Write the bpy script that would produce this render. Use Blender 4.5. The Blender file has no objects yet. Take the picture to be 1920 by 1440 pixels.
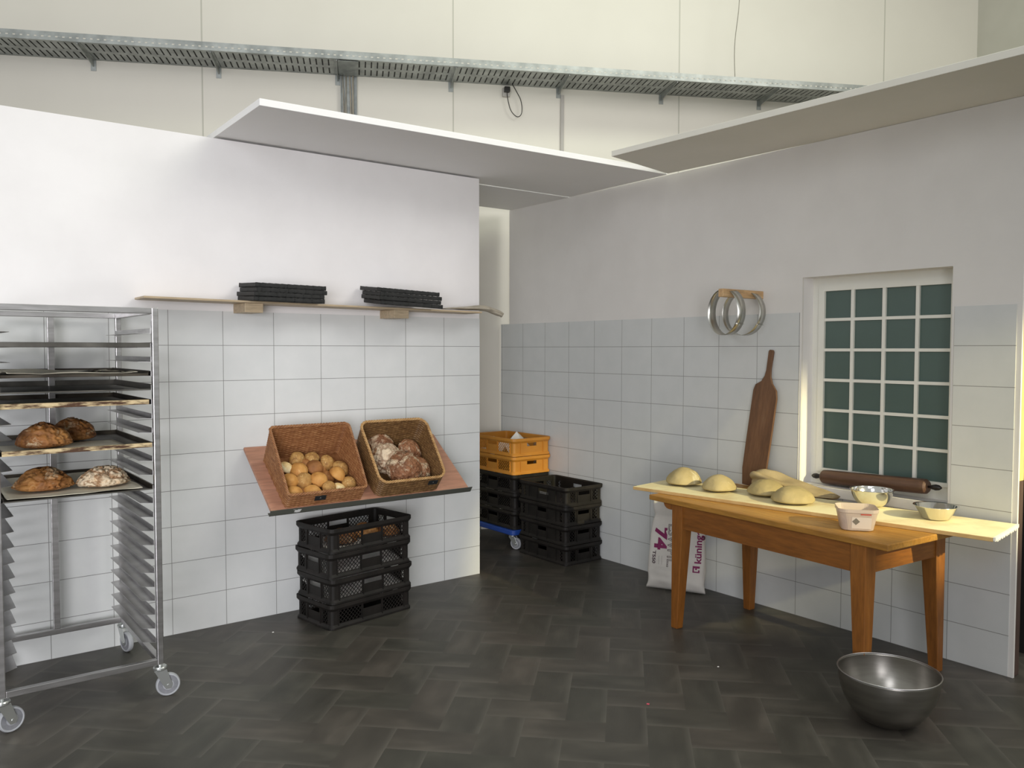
import bpy, bmesh, math, random
from mathutils import Vector, Matrix, Euler, noise
from mathutils.bvhtree import BVHTree

random.seed(7)
SC = bpy.context.scene
COL = SC.collection
PI = math.pi

# ------------------------------------------------------------------ camera
F_PX, PITCH, ROLL, YAW = 1541.54, 0.041778, 0.0010931, 0.920544
CAM = Vector((-4.27856, -4.70589, 1.57806))
fw = Vector((math.cos(YAW) * math.cos(PITCH), math.sin(YAW) * math.cos(PITCH), -math.sin(PITCH)))
rt = fw.cross(Vector((0, 0, 1))).normalized()
up = rt.cross(fw)
r2 = rt * math.cos(ROLL) + up * math.sin(ROLL)
u2 = -rt * math.sin(ROLL) + up * math.cos(ROLL)
cd = bpy.data.cameras.new('camera')
cam = bpy.data.objects.new('camera', cd)
COL.objects.link(cam)
cd.sensor_width = 36.0
cd.lens = F_PX / 1920 * 36
cd.clip_start = 0.05
cam.matrix_world = Matrix(((r2.x, u2.x, -fw.x, CAM.x), (r2.y, u2.y, -fw.y, CAM.y), (r2.z, u2.z, -fw.z, CAM.z), (0, 0, 0, 1)))
SC.camera = cam

# ------------------------------------------------------------------ world and lights
SC.view_settings.view_transform = 'Standard'
SC.view_settings.look = 'None'
SC.view_settings.exposure = 0.0
SC.view_settings.gamma = 1.0
SC.view_settings.use_curve_mapping = False
w = bpy.data.worlds.new('hall_light')
SC.world = w
w.use_nodes = True
bg = w.node_tree.nodes['Background']
bg.inputs[0].default_value = (0.95, 0.97, 0.92, 1)
bg.inputs[1].default_value = 0.475


def area(name, loc, target, size, power, color, shape='RECTANGLE', size_y=None, spread=180):
    l = bpy.data.lights.new(name, 'AREA')
    l.shape = shape
    l.size = size
    if size_y: l.size_y = size_y
    l.energy = power
    l.color = color
    l.spread = math.radians(spread)
    o = bpy.data.objects.new(name, l)
    COL.objects.link(o)
    o.location = loc
    o.rotation_euler = (Vector(target) - Vector(loc)).to_track_quat('-Z', 'Y').to_euler()
    return o


area('key_lamp', (0.5, -5.7, 5.2), (-2.0, 0, 1.6), 2.6, 120, (1.0, 0.965, 0.93), size_y=2.2)
area('hall_tube', (0.15, -2.2, 6.3), (-1.2, -1.4, 0), 0.35, 105, (0.94, 1.0, 0.82), size_y=4.0)
area('hall_window', (-8.0, -6.0, 4.5), (-3.5, 0.5, 1.8), 2.5, 80, (0.93, 0.95, 1.0), size_y=2.0)
area('hall_fill', (-7.6, -7.6, 1.4), (-3.5, 0, 0.85), 4.5, 73, (0.97, 0.96, 1.0), size_y=2.6, spread=66)  # soft fill added behind the camera to brighten the left wall
sp = bpy.data.lights.new('table_spot', 'SPOT')
sp.energy = 1600
sp.color = (1.0, 0.88, 0.48)
sp.spot_size = math.radians(16.5)
sp.spot_blend = 0.7
sp.shadow_soft_size = 0.05
so = bpy.data.objects.new('table_spot', sp)
COL.objects.link(so)
so.location = (-0.35, -7.2, 2.85)
so.rotation_euler = (Vector((-0.20, -2.35, 0.90)) - Vector(so.location)).to_track_quat('-Z', 'Y').to_euler()


# ------------------------------------------------------------------ materials
def mat(name, col=(0.8, 0.8, 0.8), rough=0.5, metal=0.0, **kw):
    m = bpy.data.materials.new(name)
    m.use_nodes = True
    b = m.node_tree.nodes['Principled BSDF']
    b.inputs['Base Color'].default_value = (*col, 1)
    b.inputs['Roughness'].default_value = rough
    b.inputs['Metallic'].default_value = metal
    for k, v in kw.items():
        b.inputs[k.replace('_', ' ')].default_value = v
    return m


class NT:
    def __init__(s, m):
        s.m = m; s.n = m.node_tree.nodes; s.l = m.node_tree.links; s.b = s.n['Principled BSDF']

    def add(s, t, **kw):
        nd = s.n.new(t)
        for k, v in kw.items(): setattr(nd, k, v)
        return nd

    def link(s, a, b): s.l.new(a, b)

    def coords(s, scale=(1, 1, 1), rot=(0, 0, 0), kind='Object', loc=(0, 0, 0)):
        tc = s.add('ShaderNodeTexCoord'); mp = s.add('ShaderNodeMapping')
        mp.inputs['Scale'].default_value = scale
        mp.inputs['Rotation'].default_value = rot
        mp.inputs['Location'].default_value = loc
        s.link(tc.outputs[kind], mp.inputs[0])
        return mp.outputs[0]

    def noise(s, vec, scale=5, detail=4, rough=0.55, dist=0.0):
        nd = s.add('ShaderNodeTexNoise')
        nd.inputs['Scale'].default_value = scale
        nd.inputs['Detail'].default_value = detail
        nd.inputs['Roughness'].default_value = rough
        nd.inputs['Distortion'].default_value = dist
        s.link(vec, nd.inputs['Vector'])
        return nd.outputs[0]

    def ramp(s, fac, stops):
        r = s.add('ShaderNodeValToRGB')
        e = r.color_ramp.elements
        while len(e) < len(stops): e.new(0.5)
        for i, (p, c) in enumerate(stops):
            e[i].position = p
            e[i].color = (*c, 1) if len(c) == 3 else c
        s.link(fac, r.inputs[0])
        return r.outputs[0]

    def math(s, op, a, b=None, clamp=False):
        nd = s.add('ShaderNodeMath', operation=op)
        nd.use_clamp = clamp
        for i, v in enumerate((a, b)):
            if v is None: continue
            if isinstance(v, (int, float)): nd.inputs[i].default_value = v
            else: s.link(v, nd.inputs[i])
        return nd.outputs[0]

    def mix(s, fac, a, b, blend='MIX'):
        nd = s.add('ShaderNodeMix', data_type='RGBA', blend_type=blend)
        for sock, v in ((nd.inputs[0], fac), (nd.inputs[6], a), (nd.inputs[7], b)):
            if isinstance(v, (int, float)): sock.default_value = v
            elif isinstance(v, tuple): sock.default_value = (*v, 1)
            else: s.link(v, sock)
        return nd.outputs[2]

    def bump(s, h, strength=0.3, dist=0.01):
        nd = s.add('ShaderNodeBump')
        nd.inputs['Strength'].default_value = strength
        nd.inputs['Distance'].default_value = dist
        s.link(h, nd.inputs['Height'])
        s.link(nd.outputs[0], s.b.inputs['Normal'])

    def color(s, c): s.link(c, s.b.inputs['Base Color'])

    def rough(s, c): s.link(c, s.b.inputs['Roughness'])


def noisy(name, c1, c2, scale=4, rough=0.6, bump=0.0, stretch=(1, 1, 1), detail=5, metal=0.0, bscale=None, lo=0.35, hi=0.65, dist=0.0, **kw):
    m = mat(name, c1, rough, metal, **kw)
    t = NT(m)
    v = t.coords(stretch)
    n = t.noise(v, scale, detail, dist=dist)
    t.color(t.ramp(n, [(lo, c1), (hi, c2)]))
    if bump:
        n2 = t.noise(v, bscale or scale * 3, 6)
        t.bump(n2, bump, 0.01)
    return m


def wood(name, c1, c2, c3, axis='X', scale=6, rough=0.5, grain=14, bump=0.15):
    m = mat(name, c1, rough)
    t = NT(m)
    st = {'X': (0.12, 1, 1), 'Y': (1, 0.12, 1), 'Z': (1, 1, 0.12)}[axis]
    v = t.coords(st)
    n = t.noise(v, scale, 5, 0.6, 1.2)
    n2 = t.noise(v, scale * grain, 3, 0.7)
    c = t.ramp(n, [(0.25, c1), (0.5, c2), (0.75, c3)])
    g = t.ramp(n2, [(0.3, (0.72, 0.72, 0.72)), (0.7, (1.1, 1.1, 1.1))])
    t.color(t.mix(1.0, c, g, 'MULTIPLY'))
    t.bump(n2, bump, 0.004)
    return m


M = {}
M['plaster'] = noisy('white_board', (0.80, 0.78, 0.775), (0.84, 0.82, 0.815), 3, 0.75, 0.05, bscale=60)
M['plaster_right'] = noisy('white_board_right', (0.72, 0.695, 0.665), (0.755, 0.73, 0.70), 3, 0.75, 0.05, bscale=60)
M['hall'] = noisy('hall_panel', (0.80, 0.775, 0.70), (0.835, 0.81, 0.745), 2, 0.5)
M['grey_hall'] = noisy('hall_panel_grey', (0.55, 0.54, 0.47), (0.60, 0.585, 0.52), 2, 0.6)
M['canopy_warm'] = noisy('painted_board_warm', (0.80, 0.775, 0.69), (0.83, 0.80, 0.72), 3, 0.7)
M['canopy'] = noisy('painted_board', (0.88, 0.87, 0.86), (0.90, 0.89, 0.88), 3, 0.7)
M['steel'] = noisy('brushed_steel', (0.42, 0.41, 0.41), (0.57, 0.56, 0.565), 6, 0.34, 0.03, (1, 1, 6), metal=1.0)
M['galv'] = noisy('galvanised_steel', (0.27, 0.285, 0.275), (0.42, 0.44, 0.425), 9, 0.5, metal=0.75)
M['bowl_steel'] = noisy('bowl_steel', (0.32, 0.305, 0.28), (0.42, 0.40, 0.37), 3, 0.30, 0.02, (1, 1, 8), metal=1.0)
M['shiny'] = mat('polished_steel', (0.78, 0.78, 0.76), 0.12, 1.0)
M['ring'] = noisy('ring_steel', (0.50, 0.49, 0.45), (0.66, 0.65, 0.6), 5, 0.3, metal=1.0)
M['black_plastic'] = noisy('black_crate_plastic', (0.009, 0.008, 0.007), (0.019, 0.016, 0.014), 8, 0.55, Specular_IOR_Level=0.25)
M['black_tray'] = noisy('black_tray_plastic', (0.008, 0.009, 0.008), (0.018, 0.018, 0.017), 20, 0.65, 0.2)
M['yellow_plastic'] = noisy('yellow_crate_plastic', (0.50, 0.20, 0.022), (0.57, 0.245, 0.03), 6, 0.5)
M['blue'] = mat('blue_plastic', (0.015, 0.06, 0.30), 0.45)
M['wheel'] = noisy('grey_rubber', (0.16, 0.165, 0.18), (0.24, 0.24, 0.26), 20, 0.55)
M['tyre'] = mat('pale_grey_tyre', (0.36, 0.37, 0.39), 0.6)
M['zinc'] = mat('zinc_plate', (0.62, 0.64, 0.63), 0.28, 0.9)
M['table_wood'] = wood('orange_pine', (0.19, 0.065, 0.009), (0.27, 0.095, 0.013), (0.35, 0.135, 0.022), 'Z', 5)
M['table_rail'] = wood('orange_pine_rail', (0.19, 0.065, 0.009), (0.27, 0.095, 0.013), (0.35, 0.135, 0.022), 'Y', 5)
M['table_top'] = wood('worn_table_top', (0.29, 0.125, 0.018), (0.42, 0.20, 0.032), (0.54, 0.30, 0.075), 'Y', 5)
M['shelf_board'] = wood('shelf_veneer', (0.45, 0.215, 0.135), (0.50, 0.25, 0.16), (0.54, 0.28, 0.185), 'X', 3, 0.5, bump=0.05)
M['pale_wood'] = wood('pale_pine', (0.42, 0.32, 0.20), (0.50, 0.39, 0.255), (0.58, 0.47, 0.32), 'X', 5)
M['pale_wood_z'] = wood('pine_post', (0.62, 0.45, 0.16), (0.70, 0.53, 0.22), (0.78, 0.62, 0.30), 'Z', 5)
M['peg_wood'] = wood('peg_pine', (0.50, 0.27, 0.12), (0.62, 0.40, 0.2), (0.70, 0.52, 0.30), 'X', 7)
M['peel_wood'] = wood('dark_peel_wood', (0.085, 0.038, 0.017), (0.17, 0.082, 0.038), (0.33, 0.20, 0.115), 'Z', 5)
M['pin_wood'] = wood('dark_pin_wood', (0.075, 0.038, 0.024), (0.115, 0.060, 0.038), (0.16, 0.088, 0.058), 'Y', 6, 0.45)
M['black_paint'] = mat('black_paint', (0.012, 0.01, 0.009), 0.4)
M['teal'] = noisy('dull_teal_sheet', (0.075, 0.115, 0.100), (0.085, 0.130, 0.115), 2, 0.35)
M['white_paint'] = noisy('window_paint', (0.78, 0.77, 0.70), (0.82, 0.81, 0.745), 4, 0.45)
M['paper'] = noisy('greaseproof_paper', (0.62, 0.58, 0.46), (0.70, 0.66, 0.54), 5, 0.7)
M['white_paper'] = noisy('white_paper', (0.74, 0.72, 0.68), (0.80, 0.78, 0.74), 5, 0.75)
M['linen'] = noisy('raw_linen', (0.36, 0.275, 0.15), (0.48, 0.38, 0.22), 6, 0.9, 0.35, bscale=160)
M['grey_linen'] = noisy('grey_linen', (0.36, 0.32, 0.25), (0.50, 0.45, 0.36), 9, 0.9, 0.3, bscale=120)
M['burnt'] = noisy('burnt_tray_steel', (0.030, 0.024, 0.018), (0.10, 0.085, 0.065), 6, 0.42, metal=0.6)
M['dark_tray'] = noisy('grey_tray_steel', (0.10, 0.095, 0.085), (0.20, 0.19, 0.17), 5, 0.35, metal=0.8)
M['rust_rim'] = noisy('caked_tray_rim', (0.07, 0.03, 0.012), (0.62, 0.49, 0.28), 34, 0.7, metal=0.1, lo=0.40, hi=0.60, stretch=(0.5, 1, 2.5))
M['sack'] = noisy('sack_paper', (0.56, 0.53, 0.49), (0.64, 0.61, 0.57), 5, 0.85, 0.35, bscale=9)
M['purple'] = mat('purple_ink', (0.20, 0.012, 0.085), 0.7)
M['grey_ink'] = mat('grey_ink', (0.12, 0.09, 0.085), 0.8)
M['dark_ink'] = mat('dark_ink', (0.09, 0.06, 0.07), 0.8)
M['chalk'] = mat('chalk', (0.26, 0.25, 0.24), 0.9)
M['slate'] = mat('slate_label', (0.012, 0.014, 0.016), 0.6)
M['crate_print'] = mat('pale_crate_print', (0.22, 0.215, 0.20), 0.7)
M['metal_lip'] = mat('dark_metal_edge', (0.16, 0.165, 0.14), 0.4, 0.5)
M['sticker'] = mat('torn_white_sticker', (0.62, 0.62, 0.60), 0.7)
M['grey_box'] = mat('grey_socket', (0.42, 0.40, 0.37), 0.5)
M['cable_grey'] = noisy('grey_cable', (0.20, 0.19, 0.16), (0.34, 0.32, 0.27), 12, 0.6)
M['slot_blocker'] = mat('slot_blocker', (0.05, 0.05, 0.045), 0.6)
M['dark'] = mat('dark_cloth', (0.010, 0.009, 0.008), 0.9)
M['studs'] = wood('dark_stud', (0.06, 0.035, 0.03), (0.09, 0.055, 0.045), (0.12, 0.075, 0.06), 'Z', 4)
M['pink'] = mat('pink_scrap', (0.75, 0.10, 0.16), 0.6)
M['butter'] = mat('pale_butter', (0.80, 0.70, 0.34), 0.5)
M['red_print'] = mat('faded_red_print', (0.50, 0.10, 0.07), 0.6)
M['grey_print'] = mat('grey_print', (0.17, 0.155, 0.13), 0.6)
M['label_print'] = mat('pale_label', (0.62, 0.55, 0.50), 0.6)

m = mat('clouded_plastic', (0.72, 0.62, 0.55), 0.35, 0.0)
m.node_tree.nodes['Principled BSDF'].inputs['Transmission Weight'].default_value = 0.45
m.node_tree.nodes['Principled BSDF'].inputs['IOR'].default_value = 1.2
M['tub'] = m


def flour_board():
    m = mat('floured_board', (0.7, 0.6, 0.35), 0.8)
    t = NT(m)
    v = t.coords((1, 0.15, 1))
    n = t.noise(v, 9, 5, 0.6, 0.6)
    base = t.ramp(n, [(0.3, (0.50, 0.31, 0.12)), (0.7, (0.60, 0.42, 0.19))])
    v2 = t.coords((1, 1, 1))
    n2 = t.noise(v2, 3.5, 6, 0.65)
    f = t.ramp(n2, [(0.30, (0.35,) * 3), (0.55, (0.97,) * 3)])
    # flour lies only on the upper face
    geo = t.add('ShaderNodeNewGeometry')
    sep = t.add('ShaderNodeSeparateXYZ')
    t.link(geo.outputs['Normal'], sep.inputs[0])
    top = t.math('GREATER_THAN', sep.outputs[2], 0.7)
    fac = t.math('MULTIPLY', f, top)
    t.color(t.mix(fac, base, (0.82, 0.745, 0.47)))
    return m


M['board'] = flour_board()


def tile_panel(name, axis, x0, wt, flip=False):
    """printed tile sheet: thin dark joints every 20 cm in height and wt along the wall"""
    m = mat(name, (0.66, 0.68, 0.67), 0.42)
    t = NT(m)
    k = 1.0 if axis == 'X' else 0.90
    tc = t.add('ShaderNodeTexCoord'); sep = t.add('ShaderNodeSeparateXYZ')
    t.link(tc.outputs['Object'], sep.inputs[0])
    h = sep.outputs[0 if axis == 'X' else 1]
    a = t.math('DIVIDE', t.math('SUBTRACT', h, x0), wt)
    b = t.math('DIVIDE', sep.outputs[2], 0.2)
    def edge(v, wdt):
        fr = t.math('FRACT', v)
        d = t.math('MINIMUM', fr, t.math('SUBTRACT', 1.0, fr))
        return t.math('LESS_THAN', d, wdt)
    e = t.math('MAXIMUM', edge(a, 0.0016 / wt), edge(b, 0.0016 / 0.2))
    # the top joint is the sheet's own edge
    n = t.noise(t.coords(), 7, 4)
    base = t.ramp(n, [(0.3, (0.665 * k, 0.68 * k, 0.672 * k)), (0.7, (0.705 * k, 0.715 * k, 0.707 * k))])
    t.color(t.mix(e, base, (0.25, 0.25, 0.24)))
    return m


def floor_mat():
    m = mat('herringbone_vinyl', (0.1, 0.1, 0.09), 0.42)
    t = NT(m)
    uv = t.add('ShaderNodeUVMap'); uv.uv_map = 'UVMap'
    at = t.add('ShaderNodeAttribute'); at.attribute_name = 'tint'
    sep = t.add('ShaderNodeSeparateXYZ'); t.link(uv.outputs[0], sep.inputs[0])
    cmb = t.add('ShaderNodeCombineXYZ')
    t.link(t.math('MULTIPLY', sep.outputs[0], 1.0), cmb.inputs[0])
    t.link(t.math('MULTIPLY', sep.outputs[1], 1.0), cmb.inputs[1])
    asep = t.add('ShaderNodeSeparateColor'); t.link(at.outputs['Color'], asep.inputs[0])
    t.link(t.math('MULTIPLY', asep.outputs[2], 37.0), cmb.inputs[2])
    mp = t.add('ShaderNodeMapping'); mp.inputs['Scale'].default_value = (0.45, 0.9, 1)
    t.link(cmb.outputs[0], mp.inputs[0])
    n1 = t.noise(mp.outputs[0], 1.5, 2, 0.45, 0.2)       # soft clouds
    mp2 = t.add('ShaderNodeMapping'); mp2.inputs['Scale'].default_value = (1.0, 26.0, 1)
    t.link(cmb.outputs[0], mp2.inputs[0])
    n2 = t.noise(mp2.outputs[0], 1.6, 5, 0.7)            # fine streaks
    base = t.ramp(n1, [(0.26, (0.043, 0.0400, 0.0345)), (0.52, (0.059, 0.0548, 0.0470)), (0.78, (0.092, 0.0845, 0.0725))])
    st = t.ramp(n2, [(0.25, (0.90,) * 3), (0.75, (1.08,) * 3)])
    c = t.mix(1.0, base, st, 'MULTIPLY')
    tint = t.ramp(asep.outputs[0], [(0.0, (0.88, 0.90, 0.84)), (0.5, (1.0, 0.98, 0.94)), (1.0, (1.14, 1.06, 1.02))])
    c = t.mix(1.0, c, tint, 'MULTIPLY')
    # pale band along the plank's lower and right edge
    y = t.math('FRACT', sep.outputs[1])
    eb = t.ramp(y, [(0.0, (1, 1, 1)), (0.035, (0.55,) * 3), (0.16, (0, 0, 0))])
    c = t.mix(t.math('MULTIPLY', eb, 0.23), c, (0.22, 0.205, 0.175))
    t.color(c)
    t.rough(t.ramp(n2, [(0.2, (0.40,) * 3), (0.8, (0.52,) * 3)]))
    return m


def crust(name, dark, mid, pale, flour=(0.72, 0.6, 0.45), amount=0.55, crack=0.0, scale=9, rough=0.65, cell=16):
    m = mat(name, mid, rough)
    t = NT(m)
    v = t.coords()
    oi = t.add('ShaderNodeObjectInfo')
    off = t.add('ShaderNodeVectorMath', operation='ADD')
    cmb = t.add('ShaderNodeCombineXYZ')
    t.link(t.math('MULTIPLY', oi.outputs['Random'], 20.0), cmb.inputs[0])
    t.link(t.math('MULTIPLY', oi.outputs['Random'], 7.0), cmb.inputs[1])
    t.link(v, off.inputs[0]); t.link(cmb.outputs[0], off.inputs[1])
    v = off.outputs[0]
    n = t.noise(v, scale, 5, 0.6)
    base = t.ramp(n, [(0.3, dark), (0.5, mid), (0.72, pale)])
    n2 = t.noise(v, scale * 1.7, 8, 0.7, 0.8)
    fl = t.ramp(n2, [(amount - 0.04, (0, 0, 0)), (amount + 0.05, (1, 1, 1))])
    c = t.mix(fl, base, flour)
    h = n2
    if crack:
        vo = t.add('ShaderNodeTexVoronoi', feature='DISTANCE_TO_EDGE')
        vo.inputs['Scale'].default_value = cell
        wv = t.add('ShaderNodeVectorMath', operation='ADD')
        nv = t.add('ShaderNodeTexNoise'); nv.inputs['Scale'].default_value = 14
        t.link(v, nv.inputs['Vector'])
        sc = t.add('ShaderNodeVectorMath', operation='SCALE'); sc.inputs[3].default_value = 0.07
        t.link(nv.outputs['Color'], sc.inputs[0])
        t.link(v, wv.inputs[0]); t.link(sc.outputs[0], wv.inputs[1])
        t.link(wv.outputs[0], vo.inputs['Vector'])
        ck = t.ramp(vo.outputs['Distance'], [(0.0, (1, 1, 1)), (0.06, (0.7,) * 3), (0.13, (0, 0, 0))])
        c = t.mix(t.math('MULTIPLY', ck, crack), c, dark)
        h = t.math('SUBTRACT', n2, t.math('MULTIPLY', ck, 0.6))
    t.color(c)
    t.bump(h, 0.5, 0.012)
    return m


M['roll'] = crust('golden_roll_crust', (0.34, 0.14, 0.03), (0.56, 0.27, 0.065), (0.68, 0.38, 0.12), (0.74, 0.50, 0.22), 0.64)
M['roll_brown'] = crust('brown_roll_crust', (0.17, 0.065, 0.018), (0.30, 0.12, 0.03), (0.44, 0.20, 0.06), (0.5, 0.28, 0.10), 0.64)
M['roll_seed'] = crust('seeded_roll_crust', (0.24, 0.11, 0.03), (0.42, 0.22, 0.06), (0.52, 0.29, 0.09), (0.60, 0.40, 0.16), 0.58, scale=40)
M['roll_pale'] = crust('pale_roll_crust', (0.55, 0.32, 0.10), (0.72, 0.50, 0.22), (0.84, 0.68, 0.38), (0.86, 0.74, 0.46), 0.5)
M['rye'] = crust('rye_crust', (0.12, 0.045, 0.018), (0.27, 0.11, 0.045), (0.38, 0.175, 0.08), (0.58, 0.45, 0.30), 0.545, 0.35, 7, cell=22)
M['rye_white'] = crust('floured_rye_crust', (0.20, 0.085, 0.035), (0.35, 0.18, 0.09), (0.5, 0.3, 0.17), (0.70, 0.56, 0.40), 0.44, 0.7, 7, cell=16)
M['loaf'] = crust('country_loaf_crust', (0.085, 0.030, 0.010), (0.29, 0.115, 0.025), (0.48, 0.235, 0.065), (0.55, 0.42, 0.26), 0.60, 0.4, 7, cell=10)
M['loaf_flour'] = crust('cracked_floured_crust', (0.30, 0.15, 0.06), (0.50, 0.33, 0.17), (0.64, 0.48, 0.30), (0.70, 0.57, 0.40), 0.42, 0.9, 8, cell=12)
M['dough'] = crust('rye_dough', (0.35, 0.275, 0.125), (0.41, 0.325, 0.155), (0.47, 0.38, 0.20), (0.62, 0.56, 0.38), 0.66, 0, 6, 0.75)


def wicker_mat(name, c1, c2, c3):
    m = mat(name, c2, 0.55)
    t = NT(m)
    v = t.coords((1, 1, 5))
    n = t.noise(v, 28, 4, 0.6)
    t.color(t.ramp(n, [(0.28, c1), (0.5, c2), (0.75, c3)]))
    return m


M['wicker'] = wicker_mat('honey_wicker', (0.17, 0.062, 0.022), (0.28, 0.118, 0.043), (0.39, 0.195, 0.08))
M['wicker_dark'] = wicker_mat('dark_wicker', (0.085, 0.042, 0.014), (0.16, 0.08, 0.027), (0.28, 0.16, 0.06))
M['wicker_rim'] = wicker_mat('pale_wicker_rim', (0.30, 0.15, 0.05), (0.45, 0.26, 0.10), (0.56, 0.37, 0.17))
M['floor'] = floor_mat()


# ------------------------------------------------------------------ mesh helpers
def put(name, bm, m=None, parent=None, smooth=False, bevel=0.0, seg=2, loc=None, rot=None):
    me = bpy.data.meshes.new(name)
    bmesh.ops.recalc_face_normals(bm, faces=bm.faces)
    bm.to_mesh(me); bm.free()
    if smooth:
        me.polygons.foreach_set('use_smooth', [True] * len(me.polygons))
    o = bpy.data.objects.new(name, me)
    COL.objects.link(o)
    if m is not None:
        for mm in (m if isinstance(m, (list, tuple)) else [m]): me.materials.append(mm)
    if parent: o.parent = parent
    if loc: o.location = loc
    if rot: o.rotation_euler = rot
    if bevel:
        b = o.modifiers.new('bevel', 'BEVEL'); b.width = bevel; b.segments = seg; b.limit_method = 'ANGLE'
    return o


def tag(o, label, cat, group=None, kind=None):
    if label: o['label'] = label
    if cat: o['category'] = cat
    if group: o['group'] = group
    if kind: o['kind'] = kind
    return o


def thing(name, label, cat, loc=(0, 0, 0), rot=(0, 0, 0), group=None):
    o = bpy.data.objects.new(name, None)
    o.empty_display_size = 0.1
    COL.objects.link(o)
    o.location = loc
    o.rotation_euler = rot if isinstance(rot, (tuple, Euler)) else (0, 0, rot)
    return tag(o, label, cat, group)


def struct(o):
    o['kind'] = 'structure'
    return o


def box(bm, c, s, R=None, mi=0):
    """box centred at c with size s"""
    r = bmesh.ops.create_cube(bm, size=1.0)
    for v in r['verts']:
        p = Vector((v.co.x * s[0], v.co.y * s[1], v.co.z * s[2]))
        if R is not None: p = R @ p
        v.co = p + Vector(c)
    if mi:
        for f in {f for v in r['verts'] for f in v.link_faces}: f.material_index = mi
    return r['verts']


def box2(bm, a, b, mi=0):
    return box(bm, [(a[i] + b[i]) / 2 for i in range(3)], [abs(b[i] - a[i]) for i in range(3)], None, mi)


def B(name, a, b, m, parent=None, bevel=0.0, **kw):
    bm = bmesh.new(); box2(bm, a, b)
    return put(name, bm, m, parent, bevel=bevel, **kw)


def bar(bm, p, q, w_, h_, upv=Vector((0, 0, 1)), mi=0):
    p = Vector(p); q = Vector(q)
    d = (q - p); L = d.length; d.normalize()
    s = d.cross(upv)
    if s.length < 1e-4: s = d.cross(Vector((1, 0, 0)))
    s.normalize(); u = s.cross(d)
    R = Matrix((d, s, u)).transposed()
    return box(bm, (p + q) / 2, (L, w_, h_), R, mi)


def tube(bm, pts, r, seg=8, closed=False, cap=True):
    pts = [Vector(p) for p in pts]
    n = len(pts)
    rad = r if isinstance(r, (list, tuple)) else [r] * n
    rings = []
    prev = None
    for i, p in enumerate(pts):
        if closed: d = pts[(i + 1) % n] - pts[i - 1]
        elif i == 0: d = pts[1] - p
        elif i == n - 1: d = p - pts[i - 1]
        else: d = pts[i + 1] - pts[i - 1]
        d.normalize()
        if prev is None:
            a = Vector((0, 0, 1)) if abs(d.z) < 0.9 else Vector((1, 0, 0))
            s = d.cross(a).normalized()
        else:
            s = (prev - d * prev.dot(d)).normalized()
        prev = s
        u = d.cross(s)
        rings.append([bm.verts.new(p + (s * math.cos(2 * PI * k / seg) + u * math.sin(2 * PI * k / seg)) * rad[i]) for k in range(seg)])
    m_ = n if closed else n - 1
    for i in range(m_):
        a, b = rings[i], rings[(i + 1) % n]
        for k in range(seg):
            bm.faces.new((a[k], a[(k + 1) % seg], b[(k + 1) % seg], b[k]))
    if cap and not closed:
        bm.faces.new(rings[0][::-1]); bm.faces.new(rings[-1])


def lathe(bm, prof, seg=48, center=(0, 0, 0), axis='Z', closed=False):
    cx, cy, cz = center
    rings = []
    for r, z in prof:
        if r < 1e-6:
            ring = [bm.verts.new((0, 0, z))]
        else:
            ring = [bm.verts.new((r * math.cos(2 * PI * k / seg), r * math.sin(2 * PI * k / seg), z)) for k in range(seg)]
        rings.append(ring)
    pairs = list(zip(rings, rings[1:])) + ([(rings[-1], rings[0])] if closed else [])
    for a, b in pairs:
        for k in range(seg):
            k2 = (k + 1) % seg
            if len(a) == 1 and len(b) == 1: continue
            if len(a) == 1: bm.faces.new((a[0], b[k], b[k2]))
            elif len(b) == 1: bm.faces.new((a[k], a[k2], b[0]))
            else: bm.faces.new((a[k], a[k2], b[k2], b[k]))
    for ring in rings:
        for v in ring:
            x, y, z = v.co
            if axis == 'X': x, y, z = z, y, -x
            elif axis == 'Y': x, y, z = x, z, -y
            v.co = Vector((x + cx, y + cy, z + cz))


def rloop(hx, hy, r, seg=5):
    """rounded rectangle loop, counter-clockwise"""
    out = []
    for (sx, sy, a0) in ((1, 1, 0), (-1, 1, PI / 2), (-1, -1, PI), (1, -1, 3 * PI / 2)):
        for k in range(seg + 1):
            a = a0 + k * PI / 2 / seg
            out.append((sx * (hx - r) + r * math.cos(a), sy * (hy - r) + r * math.sin(a)))
    return out


def sweep_rect(bm, hx, hy, r, prof, seg=5, close=True):
    """prof: list of (offset outward, z); closed profile swept round a rounded rectangle"""
    rings = []
    for off, z in prof:
        rings.append([bm.verts.new((x, y, z)) for x, y in rloop(hx + off, hy + off, max(0.002, r + off), seg)])
    n = len(rings[0])
    pr = list(zip(rings, rings[1:])) + ([(rings[-1], rings[0])] if close else [])
    for a, b in pr:
        for k in range(n):
            bm.faces.new((a[k], a[(k + 1) % n], b[(k + 1) % n], b[k]))
    return rings


def prism(bm, outline, y0, y1, plane='XZ'):
    """extrude a 2D outline; plane XZ extrudes along Y, XY along Z, YZ along X"""
    def P(a, b, t):
        return {'XZ': (a, t, b), 'XY': (a, b, t), 'YZ': (t, a, b)}[plane]
    A = [bm.verts.new(P(a, b, y0)) for a, b in outline]
    Bv = [bm.verts.new(P(a, b, y1)) for a, b in outline]
    n = len(outline)
    bm.faces.new(A[::-1]); bm.faces.new(Bv)
    for k in range(n): bm.faces.new((A[k], A[(k + 1) % n], Bv[(k + 1) % n], Bv[k]))


def copy_tree(o, parent=None):
    c = o.copy(); COL.objects.link(c); c.parent = parent
    for ch in list(o.children): copy_tree(ch, c)
    return c


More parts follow.
